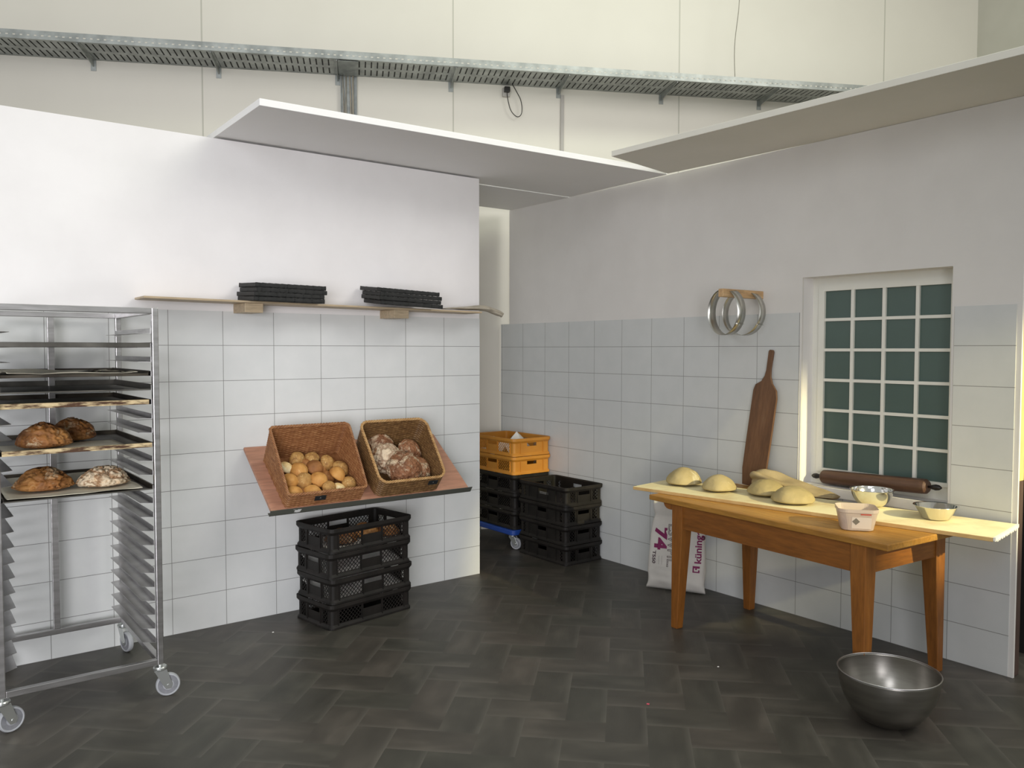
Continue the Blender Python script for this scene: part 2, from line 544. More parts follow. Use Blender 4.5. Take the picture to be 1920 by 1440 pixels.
def text_mesh(txt, size, ext=0.0004, outline=False, bold=0.0, space=1.0):
    cu = bpy.data.curves.new('t', 'FONT')
    cu.body = txt; cu.size = size; cu.space_character = space
    cu.align_x = 'CENTER'; cu.align_y = 'CENTER'
    cu.offset = bold
    if outline:
        cu.fill_mode = 'NONE'; cu.bevel_depth = 0.0016; cu.bevel_resolution = 0
    else:
        cu.extrude = ext
    o = bpy.data.objects.new('t', cu)
    COL.objects.link(o)
    dg = bpy.context.evaluated_depsgraph_get()
    dg.update()
    me = bpy.data.meshes.new_from_object(o.evaluated_get(dg))
    bm = bmesh.new(); bm.from_mesh(me)
    bpy.data.objects.remove(o); bpy.data.meshes.remove(me)
    return bm


# ================================================================== SETTING
# floor: herringbone planks 17.2 x 34.4 cm laid at 45 degrees to the walls
def build_floor():
    a = 0.172
    u0, v0 = -2.568, -0.065
    bm = bmesh.new()
    uvl = bm.loops.layers.uv.new('UVMap')
    tl = bm.loops.layers.float_color.new('tint')
    s = 1 / math.sqrt(2)
    X0, X1, Y0, Y1 = -7.0, 6.5, -7.5, 4.0

    def quad(i0, j0, di, dj, horizontal):
        us = (u0 + i0 * a, u0 + (i0 + di) * a)
        vs = (v0 + j0 * a, v0 + (j0 + dj) * a)
        cs = [(us[0], vs[0]), (us[1], vs[0]), (us[1], vs[1]), (us[0], vs[1])]
        w_ = [((u - v) * s, (u + v) * s) for u, v in cs]
        cx = sum(p[0] for p in w_) / 4; cy = sum(p[1] for p in w_) / 4
        if not (X0 < cx < X1 and Y0 < cy < Y1): return
        f = bm.faces.new([bm.verts.new((p[0], p[1], 0)) for p in w_])
        r = random.random(); g = random.random(); b = random.random()
        uv = [(0, 0), (2, 0), (2, 1), (0, 1)] if horizontal else [(0, 1), (0, 0), (2, 0), (2, 1)]
        if not horizontal: uv = [(0, 0), (0, 1), (2, 1), (2, 0)]
        for lp, q in zip(f.loops, uv):
            lp[uvl].uv = q
            lp[tl] = (r, g, b, 1)
    for i in range(-70, 80):
        for j in range(-80, 70):
            k = (i - j) % 4
            if k == 3: quad(i, j, 2, 1, True)
            # a horizontal plank starts at k==3 and covers k==3,0
            elif k == 2: quad(i, j, 1, 2, False)
    bmesh.ops.remove_doubles(bm, verts=bm.verts, dist=0.0005)
    o = put('floor', bm, M['floor'])
    return struct(o)


build_floor()
# sub-floor edge beyond the planks, so that no gap is seen at the ragged edge
struct(B('floor', (-9, -9, -0.05), (8, 6, -0.004), noisy('concrete', (0.10, 0.10, 0.095), (0.14, 0.14, 0.13), 3, 0.8)))

# left wall A (plane y = 0), right end at x = -0.987
struct(B('wall_left', (-5.6, 0.0, 0), (-0.987, 0.095, 2.757), M['plaster']))
o = B('trim_1', (-5.6, -0.004, 0.0), (-0.9865, -0.0002, 1.793), tile_panel('tile_sheet_left', 'X', -3.0551, 0.2959))
struct(o)

# right wall B (plane x = 0), from y = 0.958 to y = -3.066, with a window opening
WY0, WY1, WZ0, WZ1 = -1.889, -2.742, 0.792, 2.0
bm = bmesh.new()
TH = 0.014
for (ya, yb, za, zb) in ((0.958, WY0, 0, 2.77), (WY1, -3.066, 0, 2.77), (WY0, WY1, 0, WZ0), (WY0, WY1, WZ1, 2.77)):
    box2(bm, (0, ya, za), (TH, yb, zb))
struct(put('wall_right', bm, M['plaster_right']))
bm = bmesh.new()
X0 = -0.0035
for (ya, yb, za, zb) in ((1.074, WY0 + 0.012, 0, 1.797), (-2.756, -3.042, 0, 1.797), (WY0 + 0.012, -2.756, 0, WZ0 - 0.055)):
    box2(bm, (X0, ya, za), (-0.0002, yb, zb))
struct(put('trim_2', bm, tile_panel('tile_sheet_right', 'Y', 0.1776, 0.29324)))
# studs carrying the right wall, seen edge-on at its free end
t = thing('timber_stud', 'rough pine stud behind the free end of the right wall', 'timber', (TH + 0.001, -3.058, 0))
B('post', (0, -0.004, 0.0), (0.062, 0.045, 0.95), M['studs'], t, 0.003)['label'] = 'dark brown lower post'
B('upper_post', (0, -0.004, 0.95), (0.062, 0.045, 2.75), M['pale_wood_z'], t, 0.003)
t = thing('timber_board', 'dark timber board standing behind the right wall end', 'board', (0.40, -3.02, 0))
B('board_face', (0.0, 0, 0), (0.02, 1.0, 1.15), M['dark'], t)
t = thing('plywood_sheet', 'green and yellow plywood sheet behind the right wall end', 'board', (0.62, -2.98, 0))
B('lower_half', (0, 0, 0), (0.02, 1.0, 1.9), M['pale_wood_z'], t)
B('upper_half', (0, 0, 1.9), (0.02, 1.0, 2.6), M['teal'], t)

# window: niche box, frame, muntins and dull teal pane
wn = thing('window_1', None, None, (0, 0, 0)); struct(wn)
bm = bmesh.new()
D = 0.13
for a_, b_ in (((TH, WY0, WZ0 - 0.02), (D, WY0 + 0.014, WZ1 + 0.014)), ((TH, WY1 - 0.014, WZ0 - 0.02), (D, WY1, WZ1 + 0.014)),
               ((TH, WY0, WZ1), (D, WY1, WZ1 + 0.014))):
    box2(bm, a_, b_)
put('niche_lining', bm, M['plaster'], wn)
bm = bmesh.new()
box2(bm, (-0.006, WY0 + 0.014, WZ0 - 0.055), (0.0, WY1, WZ0))
box2(bm, (0.0, WY0, WZ0 - 0.02), (D + 0.02, WY1, WZ0))
put('sill', bm, M['plaster'], wn, bevel=0.002)
bm = bmesh.new()
FX0, FX1 = 0.112, 0.135
gy0, gy1, gz0, gz1 = -1.970, -2.690, 0.884, 1.921
for a_, b_ in (((FX0, WY0, WZ0), (FX1, gy0, WZ1)), ((FX0, gy1, WZ0), (FX1, WY1, WZ1)), ((FX0, gy0, WZ0), (FX1, gy1, gz0)), ((FX0, gy0, gz1), (FX1, gy1, WZ1))):
    box2(bm, a_, b_)
put('window_frame', bm, M['white_paint'], wn)
bm = bmesh.new()
MX0 = 0.100
for (a_, b_) in (((MX0, -1.932, 0.862), (FX0, gy0, 1.944)), ((MX0, gy1, 0.862), (FX0, -2.725, 1.944)), ((MX0, gy0, 0.862), (FX0, gy1, gz0)), ((MX0, gy0, gz1), (FX0, gy1, 1.944))):
    box2(bm, a_, b_)
put('sash', bm, M['white_paint'], wn)
pw = (gy0 - gy1 - 3 * 0.0225) / 4
ph = (gz1 - gz0 - 5 * 0.0185) / 6
bm = bmesh.new()
for i in range(1, 4):
    y = gy0 - i * pw - (i - 0.5) * 0.0225
    box2(bm, (MX0 + 0.002, y + 0.0095, gz0), (FX0 + 0.006, y - 0.0095, gz1))
for j in range(1, 6):
    z = gz0 + j * ph + (j - 0.5) * 0.0185
    box2(bm, (MX0 + 0.004, gy0, z - 0.0085), (FX0 + 0.006, gy1, z + 0.0085))
put('muntin', bm, M['white_paint'], wn)
B('pane', (FX0 + 0.004, gy0 + 0.01, gz0 - 0.01), (FX0 + 0.008, gy1 - 0.01, gz1 + 0.01), M['teal'], wn)

# hall wall behind everything (C) and the far side wall (D)
CA = math.radians(-26.7)
CD = Vector((math.cos(CA), math.sin(CA), 0))
CN = Vector((-CD.y, CD.x, 0))            # points away from the camera
CO = Vector((0, 1.09, 0))
CR = Matrix(((CD.x, CN.x, 0), (CD.y, CN.y, 0), (0, 0, 1))).to_4x4()


def hallm():
    m = mat('hall_sandwich_panel', (0.8, 0.78, 0.7), 0.5)
    t = NT(m)
    tc = t.add('ShaderNodeTexCoord'); sep = t.add('ShaderNodeSeparateXYZ')
    t.link(tc.outputs['Object'], sep.inputs[0])
    v = t.math('DIVIDE', t.math('ADD', sep.outputs[0], 2.449), 2.04)
    fr = t.math('FRACT', t.math('ADD', v, 0.5))
    d = t.math('ABSOLUTE', t.math('SUBTRACT', fr, 0.5))
    e = t.math('LESS_THAN', d, 0.0030)
    n = t.noise(t.coords(), 2, 3)
    base = t.ramp(n, [(0.3, (0.70, 0.67, 0.60)), (0.7, (0.725, 0.695, 0.625))])
    t.color(t.mix(e, base, (0.50, 0.485, 0.42)))
    return m


bm = bmesh.new(); box2(bm, (-9, 0, 0), (4.665, 0.1, 7.0))
o = put('wall_back', bm, hallm()); o.matrix_world = Matrix.Translation(CO) @ CR; struct(o)
bm = bmesh.new(); box2(bm, (4.665, -5.5, 0), (4.765, 0.1, 7.0))
o = put('wall_far', bm, M['grey_hall']); o.matrix_world = Matrix.Translation(CO) @ CR; struct(o)


def on_c(o, s, w_, z):
    """place an object on the hall wall: s along it, w_ out of it"""
    o.matrix_world = Matrix.Translation(CO + CD * s - CN * w_ + Vector((0, 0, z))) @ CR
    return o


# canopy boards over the two walls
def slab(name, pts, z0, z1, m, label, cat='board', parent=None):
    bm = bmesh.new()
    prism(bm, pts, z0, z1, 'XY')
    o = put(name, bm, m, parent, bevel=0.002)
    return tag(o, label, cat)


slab('canopy_board', [(-2.80, -0.725), (-0.02, -0.852), (-0.002, 0.17), (-2.78, 0.20)], 2.768, 2.803, M['canopy'],
     'wide white board lying flat on top of the left wall and jutting forward')
slab('canopy_board', [(-2.0, 0.215), (-0.002, 0.185), (-0.002, 0.93), (-2.0, 0.955)], 2.766, 2.798, M['canopy'],
     'white board roofing the gap between the two walls, behind a thin seam')
slab('canopy_board', [(-0.682, -0.990), (-0.03, -0.862), (0.09, -4.3), (-0.56, -4.35)], 2.7715, 2.805, M['canopy_warm'],
     'long white board lying along the top of the right wall above the window')

# ================================================================== HALL WALL FITTINGS
ct = thing('cable_tray', 'long galvanised perforated cable tray running across the hall wall', 'cable tray')
TW, TZ, L0, L1 = 0.40, 3.862, -4.9, 4.3
pitch = 0.048
bm = bmesh.new()
rows = [(-0.002, 0.03, 0), (0.03, 0.175, 1), (0.175, 0.225, 0), (0.225, 0.37, 1), (0.37, TW, 0)]
n = int((L1 - L0) / pitch)
for ra, rb, hole in rows:
    for i in range(n):
        x = L0 + i * pitch
        segs = [(x, x + pitch)] if not hole else [(x + 0.011, x + pitch)]
        for xa, xb in segs:
            bm.faces.new([bm.verts.new(p) for p in ((xa, -ra, TZ), (xb, -ra, TZ), (xb, -rb, TZ), (xa, -rb, TZ))])
bmesh.ops.remove_doubles(bm, verts=bm.verts, dist=0.0002)
o = put('bottom_plate', bm, M['galv'], ct)
sm = o.modifiers.new('thick', 'SOLIDIFY'); sm.thickness = 0.0015
bm = bmesh.new()
zr = [(0.0, 0.022, 0), (0.022, 0.032, 1), (0.032, 0.062, 0)]
for za, zb, hole in zr:
    for i in range(n):
        x = L0 + i * pitch
        for xa, xb in ([(x, x + pitch)] if not hole else [(x + 0.018, x + pitch)]):
            bm.faces.new([bm.verts.new(p) for p in ((xa, -TW, TZ + za), (xb, -TW, TZ + za), (xb, -TW, TZ + zb), (xa, -TW, TZ + zb))])
bmesh.ops.remove_doubles(bm, verts=bm.verts, dist=0.0002)
o = put('side_rail', bm, M['galv'], ct)
sm = o.modifiers.new('thick', 'SOLIDIFY'); sm.thickness = 0.0015
B('side_rail', (L0, -0.004, TZ), (L1, -0.002, TZ + 0.06), M['galv'], ct)
for k in range(-2, 6):
    s = -1.355 + 0.945 * k - 0.02
    bm = bmesh.new()
    # cantilever arm tapering to its tip, with a wall foot
    prism(bm, [(0.0, -0.002), (-TW + 0.01, -0.002), (-TW + 0.01, -0.014), (0.0, -0.055)], s - 0.003, s + 0.003, 'YZ')
    box2(bm, (s - 0.020, -TW + 0.01, TZ * 0 - 0.004), (s + 0.020, 0.0, 0.0 - 0.002))
    box2(bm, (s - 0.020, -0.006, -0.085), (s + 0.020, -0.0005, -0.002))
    put('bracket', bm, M['galv'], ct, loc=(0, 0, TZ))
ct.matrix_world = Matrix.Translation(CO) @ CR

for k in range(13):  # dark cables added so that no light shows through the tray slots
    bm = bmesh.new()
    y0 = -0.030 - 0.0280 * k
    tube(bm, [(x, y0 + 0.0015 * math.sin(x * 1.7 + 0.3 * k), 0.0135) for x in [L0 + 0.02 + i * 0.35 for i in range(27)]], 0.0122, 6)
    o = put('cable', bm, M['slot_blocker'], smooth=True)
    o.matrix_world = Matrix.Translation(CO + Vector((0, 0, TZ + 0.001))) @ CR
    tag(o, 'unseen dark cable added to block light behind the slots of the cable tray', 'cable', 'cables added to darken the cable tray slots')

t = thing('cable_ladder', 'upright galvanised channel full of grey cables under the cable tray', 'cable tray')
bm = bmesh.new()
box2(bm, (-0.065, -0.003, -1.5), (0.065, -0.001, 0)); box2(bm, (-0.067, -0.035, -1.5), (-0.064, -0.001, 0)); box2(bm, (0.064, -0.035, -1.5), (0.067, -0.001, 0))
put('channel', bm, M['galv'], t)
bm = bmesh.new(); box2(bm, (-0.08, -TW + 0.02, -0.004), (0.08, -0.02, -0.002)); box2(bm, (-0.08, -0.05, -0.03), (-0.077, -0.002, 0))
put('junction_plate', bm, M['galv'], t)
on_c(t, -1.285, 0.0, TZ - 0.005)
for k in range(6):
    bm = bmesh.new()
    x0 = -0.05 + k * 0.019
    pts = [(x0 + 0.012 * math.sin(k * 2.1 + z * 3.0), -0.016 - 0.012 * ((k * 7) % 3) / 2, -z) for z in [i * 0.075 for i in range(21)]]
    tube(bm, pts, 0.006, 6)
    o = put('cable', bm, [M['cable_grey'], M['grey_linen']][k % 2], smooth=True)
    on_c(o, -1.285, 0.0, TZ - 0.006)
    tag(o, 'grey cable bundled in the upright channel under the cable tray', 'cable', 'cables in the upright channel')

t = thing('wall_socket', 'grey wall socket with black plug just under the cable tray', 'socket')
bm = bmesh.new(); box2(bm, (-0.032, -0.035, -0.075), (0.032, -0.001, 0.0)); put('socket_box', bm, M['grey_box'], t, bevel=0.006)
bm = bmesh.new(); box2(bm, (-0.022, -0.075, -0.045), (0.028, -0.035, 0.0)); put('plug', bm, M['black_paint'], t, bevel=0.006)
on_c(t, 0.046, 0.0, 3.832)
bm = bmesh.new()
loop = [(0.004, -0.05, -0.045), (0.006, -0.05, -0.075), (0.016, -0.05, -0.13), (0.034, -0.05, -0.19), (0.066, -0.05, -0.232), (0.10, -0.05, -0.248),
        (0.128, -0.05, -0.225), (0.135, -0.05, -0.17), (0.122, -0.05, -0.10), (0.09, -0.05, -0.04), (0.045, -0.05, 0.035)]
def smooth_path(P, sub=6):
    P = [Vector(p) for p in P]
    out = []
    for i in range(len(P) - 1):
        p0 = P[max(i - 1, 0)]; p1 = P[i]; p2 = P[i + 1]; p3 = P[min(i + 2, len(P) - 1)]
        for k in range(sub):
            t_ = k / sub
            out.append(0.5 * ((2 * p1) + (p2 - p0) * t_ + (2 * p0 - 5 * p1 + 4 * p2 - p3) * t_ ** 2 + (3 * p1 - p0 - 3 * p2 + p3) * t_ ** 3))
    out.append(P[-1])
    return out
tube(bm, smooth_path(loop), 0.0036, 6)
o = put('power_cord', bm, M['black_paint'], smooth=True); on_c(o, 0.046, 0, 3.832)
tag(o, 'thin black cord hanging in a loop from the wall socket', 'cord')
bm = bmesh.new(); box2(bm, (-0.014, -0.018, -1.6), (0.014, -0.001, 0))
o = put('conduit', bm, M['grey_box']); on_c(o, 0.548, 0.0, TZ - 0.06)
tag(o, 'slim grey conduit going down the hall wall from the cable tray', 'conduit')
bm = bmesh.new(); tube(bm, smooth_path([(0, -0.30, 0), (-0.012, -0.3, 0.35), (0.028, -0.3, 0.75), (0.03, -0.3, 1.25), (0.05, -0.3, 2.6)]), 0.0035, 6)
o = put('hanging_wire', bm, M['cable_grey']); on_c(o, 2.03, 0, TZ + 0.004)
tag(o, 'thin wire rising from the cable tray to the roof', 'wire')


# ================================================================== RACK
RX0, RX1, RY0, RY1, RZ0, RZ1 = -3.950, -3.309, -0.825, -0.068, 0.150, 1.762
RXC, RYC = (RX0 + RX1) / 2, (RY0 + RY1) / 2
rk = thing('rack_trolley', 'tall stainless steel baking rack on castors at the left', 'rack', (RXC, RYC, 0))
hx, hy = (RX1 - RX0) / 2, (RY1 - RY0) / 2
PW = 0.027
for sx in (-1, 1):
    for sy in (-1, 1):
        x = sx * (hx - PW / 2); y = sy * (hy - PW / 2)
        B('post', (x - PW / 2, y - PW / 2, RZ0), (x + PW / 2, y + PW / 2, RZ1), M['steel'], rk, 0.003)
for sy in (-1, 1):
    y = sy * (hy - PW / 2)
    B('top_rail', (-hx + PW, y - 0.0125, RZ1 - 0.026), (hx - PW, y + 0.0125, RZ1 - 0.0005), M['steel'], rk, 0.002)
    B('bottom_rail', (-hx + PW, y - 0.0125, RZ0 + 0.0), (hx - PW, y + 0.0125, RZ0 + 0.027), M['steel'], rk, 0.002)
for sx in (-1, 1):
    x = sx * (hx - PW / 2)
    B('top_rail', (x - 0.0125, -hy + PW, RZ1 - 0.026), (x + 0.0125, hy - PW, RZ1 - 0.0005), M['steel'], rk, 0.002)
    B('bottom_rail', (x - 0.0125, -hy + PW, RZ0 + 0.0), (x + 0.0125, hy - PW, RZ0 + 0.027), M['steel'], rk, 0.002)
B('centre_post', (-0.016, hy - PW + 0.001, RZ0 + 0.027), (0.014, hy - 0.004, RZ1 - 0.026), M['steel'], rk, 0.002)
RUN0, RUNP = 0.249, 0.06368
for sx in (-1, 1):
    for k in range(23):
        z = RUN0 + RUNP * k
        bm = bmesh.new()
        xo = sx * (hx - PW - 0.0005); xi = sx * (hx - PW - 0.048)
        # angle profile with the front and back ends of the flange cut at a slant
        yf, yb = -hy + PW + 0.0, hy - PW
        out = [(xo, yf), (xi, yf + 0.035), (xi, yb - 0.012), (xo, yb)]
        prism(bm, out if sx > 0 else out[::-1], z - 0.0015, z, 'XY')
        box2(bm, (xo, yf, z - 0.0015), (xo - sx * 0.0015, yb, z + 0.022))
        put('runner', bm, M['steel'], rk)


def caster(parent, x, y, ang, top, r=0.052, big=True, wm='wheel'):
    t_ = bpy.data.objects.new('castor', None); COL.objects.link(t_); t_.parent = parent
    t_.location = (x, y, 0); t_.rotation_euler = (0, 0, ang)
    off = 0.032
    bm = bmesh.new()
    lathe(bm, [(0, top - 0.004), (0.027, top - 0.004), (0.03, top - 0.010), (0.03, top - 0.018), (0.022, top - 0.024), (0, top - 0.024)], 24)
    tube(bm, [(0, 0, top - 0.004), (0, 0, top + 0.02)], 0.009, 10)
    for s_ in (-1, 1):
        prism(bm, [(-0.026, top - 0.022), (0.026, top - 0.022), (off + 0.018, r + 0.002), (off + 0.012, r - 0.016), (off - 0.010, r - 0.016), (off - 0.024, r + 0.006)], s_ * 0.019, s_ * 0.0165)
    box2(bm, (-0.024, -0.019, top - 0.025), (0.026, 0.019, top - 0.021))
    put('fork', bm, M['zinc'], t_, bevel=0.0008)
    bm = bmesh.new()
    lathe(bm, [(0.012, -0.013), (r - 0.010, -0.010), (r - 0.007, -0.013), (r - 0.003, -0.012), (r, -0.006), (r, 0.006), (r - 0.003, 0.012), (r - 0.007, 0.013), (r - 0.010, 0.010), (0.012, 0.013)], 36, (off, 0, r), 'Y')
    put('wheel', bm, M['tyre'], t_, smooth=False)
    bm = bmesh.new()
    lathe(bm, [(0, -0.0135), (r - 0.009, -0.0105), (r - 0.009, 0.0105), (0, 0.0135)], 30, (off, 0, r), 'Y')
    put('hub', bm, M[wm], t_)
    bm = bmesh.new(); tube(bm, [(off, -0.021, r), (off, 0.021, r)], 0.006, 8)
    put('axle', bm, M['zinc'], t_)
    return t_


caster(rk, hx - 0.014, -hy + 0.014, math.radians(-8), RZ0 - 0.004)
caster(rk, -hx + 0.014, -hy + 0.014, math.radians(20), RZ0 - 0.004)
caster(rk, hx - 0.014, hy - 0.016, math.radians(-75), RZ0 - 0.004)
caster(rk, -hx + 0.014, hy - 0.016, math.radians(-20), RZ0 - 0.004)


# trays on the runners
def tray(level, label, m_body, m_rim, yoff=0.0, h=0.020, front=0.020, xoff=0.0, droop=0.0):
    z = RUN0 + RUNP * level + 0.0006
    t_ = thing('baking_tray', label, 'tray', (RXC + xoff, RYC + yoff, z), 0, 'baking trays in the rack')
    tx, ty = hx - PW - 0.006, hy - 0.012
    bm = bmesh.new()
    box2(bm, (-tx, -ty, 0), (tx, ty, 0.0015))
    for s_ in (-1, 1): box2(bm, (s_ * tx, -ty, 0), (s_ * (tx - 0.0015), ty, h))
    box2(bm, (-tx, ty - 0.0015, 0), (tx, ty, h))
    put('pan', bm, m_body, t_)
    bm = bmesh.new()
    box2(bm, (-tx, -ty - 0.001, 0.0), (tx, -ty + 0.002, front))
    if front > 0.012: box2(bm, (-tx, -ty - 0.001, front - 0.002), (tx, -ty + 0.010, front))
    put('front_rim', bm, m_rim, t_, bevel=0.0008)
    bm = bmesh.new()
    for s_ in (-1, 1): box2(bm, (s_ * (tx - 0.002), -ty, h - 0.0015), (s_ * (tx + 0.004), ty, h + 0.0015))
    put('side_rim', bm, m_body, t_)
    return t_


tray(21, 'highest dark baking tray in the rack, seen edge-on', M['burnt'], M['dark_tray'], 0.0)
tray(19, 'baking tray in the rack holding loose paper, second from the top', M['burnt'], M['burnt'], 0.015, 0.022, 0.012, -0.006)
tray(18, 'clean grey baking tray with low front, third from the top of the rack', M['dark_tray'], M['dark_tray'], 0.0, 0.026, 0.006)
tray(17, 'baking tray with rusty brown front rim and nothing on it', M['burnt'], M['rust_rim'], 0.012, 0.022, 0.022, -0.006)
tray(14, 'baking tray with flaking yellow rim carrying two loaves, upper of the loaded trays', M['burnt'], M['rust_rim'], -0.004)
tray(11, 'lowest baking tray in the rack, with two loaves on baking paper', M['burnt'], M['dark_tray'], 0.0, 0.02, 0.005)


def sheet(name, x0, x1, y0, y1, z, m, label, cat, amp=0.003, nx=24, ny=24, curl=0.0, parent=None, seed=0):
    bm = bmesh.new()
    g = [[None] * (ny + 1) for _ in range(nx + 1)]
    for i in range(nx + 1):
        for j in range(ny + 1):
            u, v = i / nx, j / ny
            x = x0 + (x1 - x0) * u; y = y0 + (y1 - y0) * v
            e = min(u, 1 - u, v, 1 - v)
            zz = z + amp * (0.5 + 0.5 * noise.noise(Vector((x * 6 + seed, y * 6, seed)))) + curl * max(0, 0.12 - e) * 8 * (0.3 + 0.7 * abs(noise.noise(Vector((x * 4, y * 4, 3 + seed)))))
            g[i][j] = bm.verts.new((x, y, zz))
    for i in range(nx):
        for j in range(ny):
            bm.faces.new((g[i][j], g[i + 1][j], g[i + 1][j + 1], g[i][j + 1]))
    cx, cy = (x0 + x1) / 2, (y0 + y1) / 2
    for v in bm.verts: v.co -= Vector((cx, cy, z))
    o = put(name, bm, m, smooth=True, loc=(cx, cy, z))
    s_ = o.modifiers.new('thick', 'SOLIDIFY'); s_.thickness = 0.0006; s_.offset = 1
    return tag(o, label, cat)


zT = lambda k: RUN0 + RUNP * k + 0.0024
sheet('baking_paper', -3.89, -3.39, -0.79, -0.12, zT(19), M['paper'], 'crumpled baking paper with dark holes on the second tray of the rack', 'paper', 0.006, curl=0.03, seed=3)
sheet('baking_paper', -3.90, -3.42, -0.81, -0.40, zT(14), M['paper'], 'baking paper under the loaves on the flaky-rimmed tray', 'paper', 0.002, seed=5)
sheet('baking_paper', -3.90, -3.38, -0.80, -0.14, zT(11), M['paper'], 'baking paper under the two loaves on the lowest rack tray', 'paper', 0.002, curl=0.02, seed=9)
for (x, y, r, a_) in ((-3.55, -0.60, 0.035, 0.4), (-3.46, -0.58, 0.045, 1.2), (-3.50, -0.30, 0.03, 0.0)):
    bm = bmesh.new()
    bmesh.ops.create_circle(bm, cap_ends=True, radius=r, segments=16)
    for v in bm.verts:
        v.co.x *= 1.6; v.co.z = 0.006 * math.sin(v.co.x * 60)
    o = put('burnt_crumb_scrap', bm, M['burnt'], loc=(x, y, zT(19) + 0.010), rot=(0, 0, a_))
    s_ = o.modifiers.new('thick', 'SOLIDIFY'); s_.thickness = 0.002
    tag(o, 'dark burnt scrap on the paper of the second rack tray', 'scrap', 'burnt scraps on the second rack tray')


# ------------------------------------------------------------------ bread
def loaf_bm(rx, ry, h, seed=0, flat=0.25, lump=0.10, sub=5, ridge=0.0):
    bm = bmesh.new()
    bmesh.ops.create_icosphere(bm, subdivisions=sub, radius=1.0)
    for v in bm.verts:
        p = v.co.copy()
        d = 1 + lump * noise.noise(p * 1.5 + Vector((seed, 0, 0))) + lump * 0.35 * noise.noise(p * 4 + Vector((0, seed, 0)))
        if ridge:
            q = p * 3.2 + Vector((seed * 1.3, seed, 0))
            q += Vector((noise.noise(q), noise.noise(q + Vector((9, 0, 0))), 0)) * 0.8
            c = abs(noise.noise(q * 1.3))
            d -= ridge * max(0, 0.16 - c) * 4
        z = p.z * d
        # flatter underneath, domed on top
        if z < 0: z *= flat
        # bulging sides
        k = (1 - 0.12 * max(0, z))
        v.co = Vector((p.x * d * rx * k, p.y * d * ry * k, z * h))
    zmin = min(v.co.z for v in bm.verts)
    for v in bm.verts: v.co.z = max(v.co.z - zmin, 0.0 if v.co.z - zmin < 0.002 else v.co.z - zmin)
    return bm


def loaf(name, label, cat, loc, rx, ry, h, m, seed, rot=0, group=None, **kw):
    o = put(name, loaf_bm(rx, ry, h, seed, **kw), m, smooth=True)
    o.location = loc
    o.rotation_euler = rot if isinstance(rot, tuple) else (0, 0, rot)
    return tag(o, label, cat, group)


G = 'loaves on the rack trays'
loaf('bread_loaf', 'brown crusty loaf at the front left of the flaky-rimmed tray', 'bread', (-3.738, -0.60, zT(14) + 0.003), 0.112, 0.10, 0.088, M['loaf'], 1, 0.2, G, ridge=0.35)
loaf('bread_loaf', 'dark brown loaf behind the other on the flaky-rimmed tray', 'bread', (-3.585, -0.365, zT(14) + 0.003), 0.105, 0.10, 0.085, M['loaf'], 4, 1.2, G, ridge=0.35)
loaf('bread_loaf', 'golden brown split loaf on the lowest tray, beside the floury one', 'bread', (-3.742, -0.585, zT(11) + 0.003), 0.118, 0.10, 0.082, M['loaf'], 8, 0.0, G, ridge=0.4)
loaf('bread_loaf', 'pale cracked floury loaf on the right of the lowest tray', 'bread', (-3.500, -0.60, zT(11) + 0.003), 0.118, 0.105, 0.074, M['loaf_flour'], 12, 0.5, G, ridge=0.55)

# ================================================================== UPPER WALL SHELF
t = thing('wall_shelf', 'long thin pale wooden shelf on the white wall above the tiles', 'shelf', (-2.16, -0.105, 1.836), (0, math.radians(0.55), 0))
B('shelf_board', (-1.063, -0.100, -0.006), (1.055, 0.098, 0.006), M['pale_wood'], t, 0.003)
for x in (-0.485, 0.450):
    B('wood_block', (x - 0.052, -0.085, -0.058), (x + 0.052, 0.104, -0.0065), M['pale_wood'], t, 0.002)


def ribbed_tray(L, W, H, seed):
    bm = bmesh.new()
    box2(bm, (-L / 2, -W / 2, 0), (L / 2, W / 2, 0.004))
    n_ = 34
    for s_ in (-1, 1):
        for k in range(n_):
            x = -L / 2 + L * (k + 0.5) / n_
            hh = H + 0.0006 - 0.0006 * ((k * 7 + seed) % 3)
            box2(bm, (x - L / n_ * 0.5, s_ * W / 2, 0), (x + L / n_ * 0.5, s_ * (W / 2 - 0.003), hh))
        box2(bm, (-L / 2, s_ * (W / 2 + 0.0015), H * 0.35), (L / 2, s_ * (W / 2 - 0.002), H * 0.6))
    for s_ in (-1, 1):
        box2(bm, (s_ * L / 2, -W / 2, 0), (s_ * (L / 2 - 0.003), W / 2, H - 0.001))
    for k in range(8):
        x = -L / 2 + L * (k + 0.5) / 8
        box2(bm, (x - 0.003, -W / 2, 0.003), (x + 0.003, W / 2, H * 0.8))
    return bm


names = ['topmost', 'second from the top', 'third from the top', 'lowest']
for side, (cx, cy, yaw, rx_, ry_, L, W) in (('left', (-2.474, -0.155, 0.0, 0.05, 0.010, 0.41, 0.27)), ('right', (-1.70, -0.19, -0.10, 0.09, 0.045, 0.41, 0.29))):
    z0 = 1.848 if side == 'left' else 1.852
    for k in range(4):
        ox = (0.006, 0.012, -0.004, 0.0)[3 - k]; H = 0.0250
        bm = ribbed_tray(L, W, 0.0240, k)
        o = put('ribbed_tray', bm, M['black_tray'])
        R = Euler((rx_, ry_, yaw), 'XYZ').to_matrix()
        p = Vector((cx, cy, z0)) + R @ Vector((ox - 0.012 * (k if side == 'right' else 0), 0, H * k))
        o.location = p; o.rotation_euler = (rx_, ry_, yaw + 0.01 * ((k * 3) % 4 - 1.5))
        tag(o, f'black ribbed tray, {names[3 - k]} in the {side} stack on the wall shelf', 'tray', f'black trays in the {side} stack on the wall shelf')


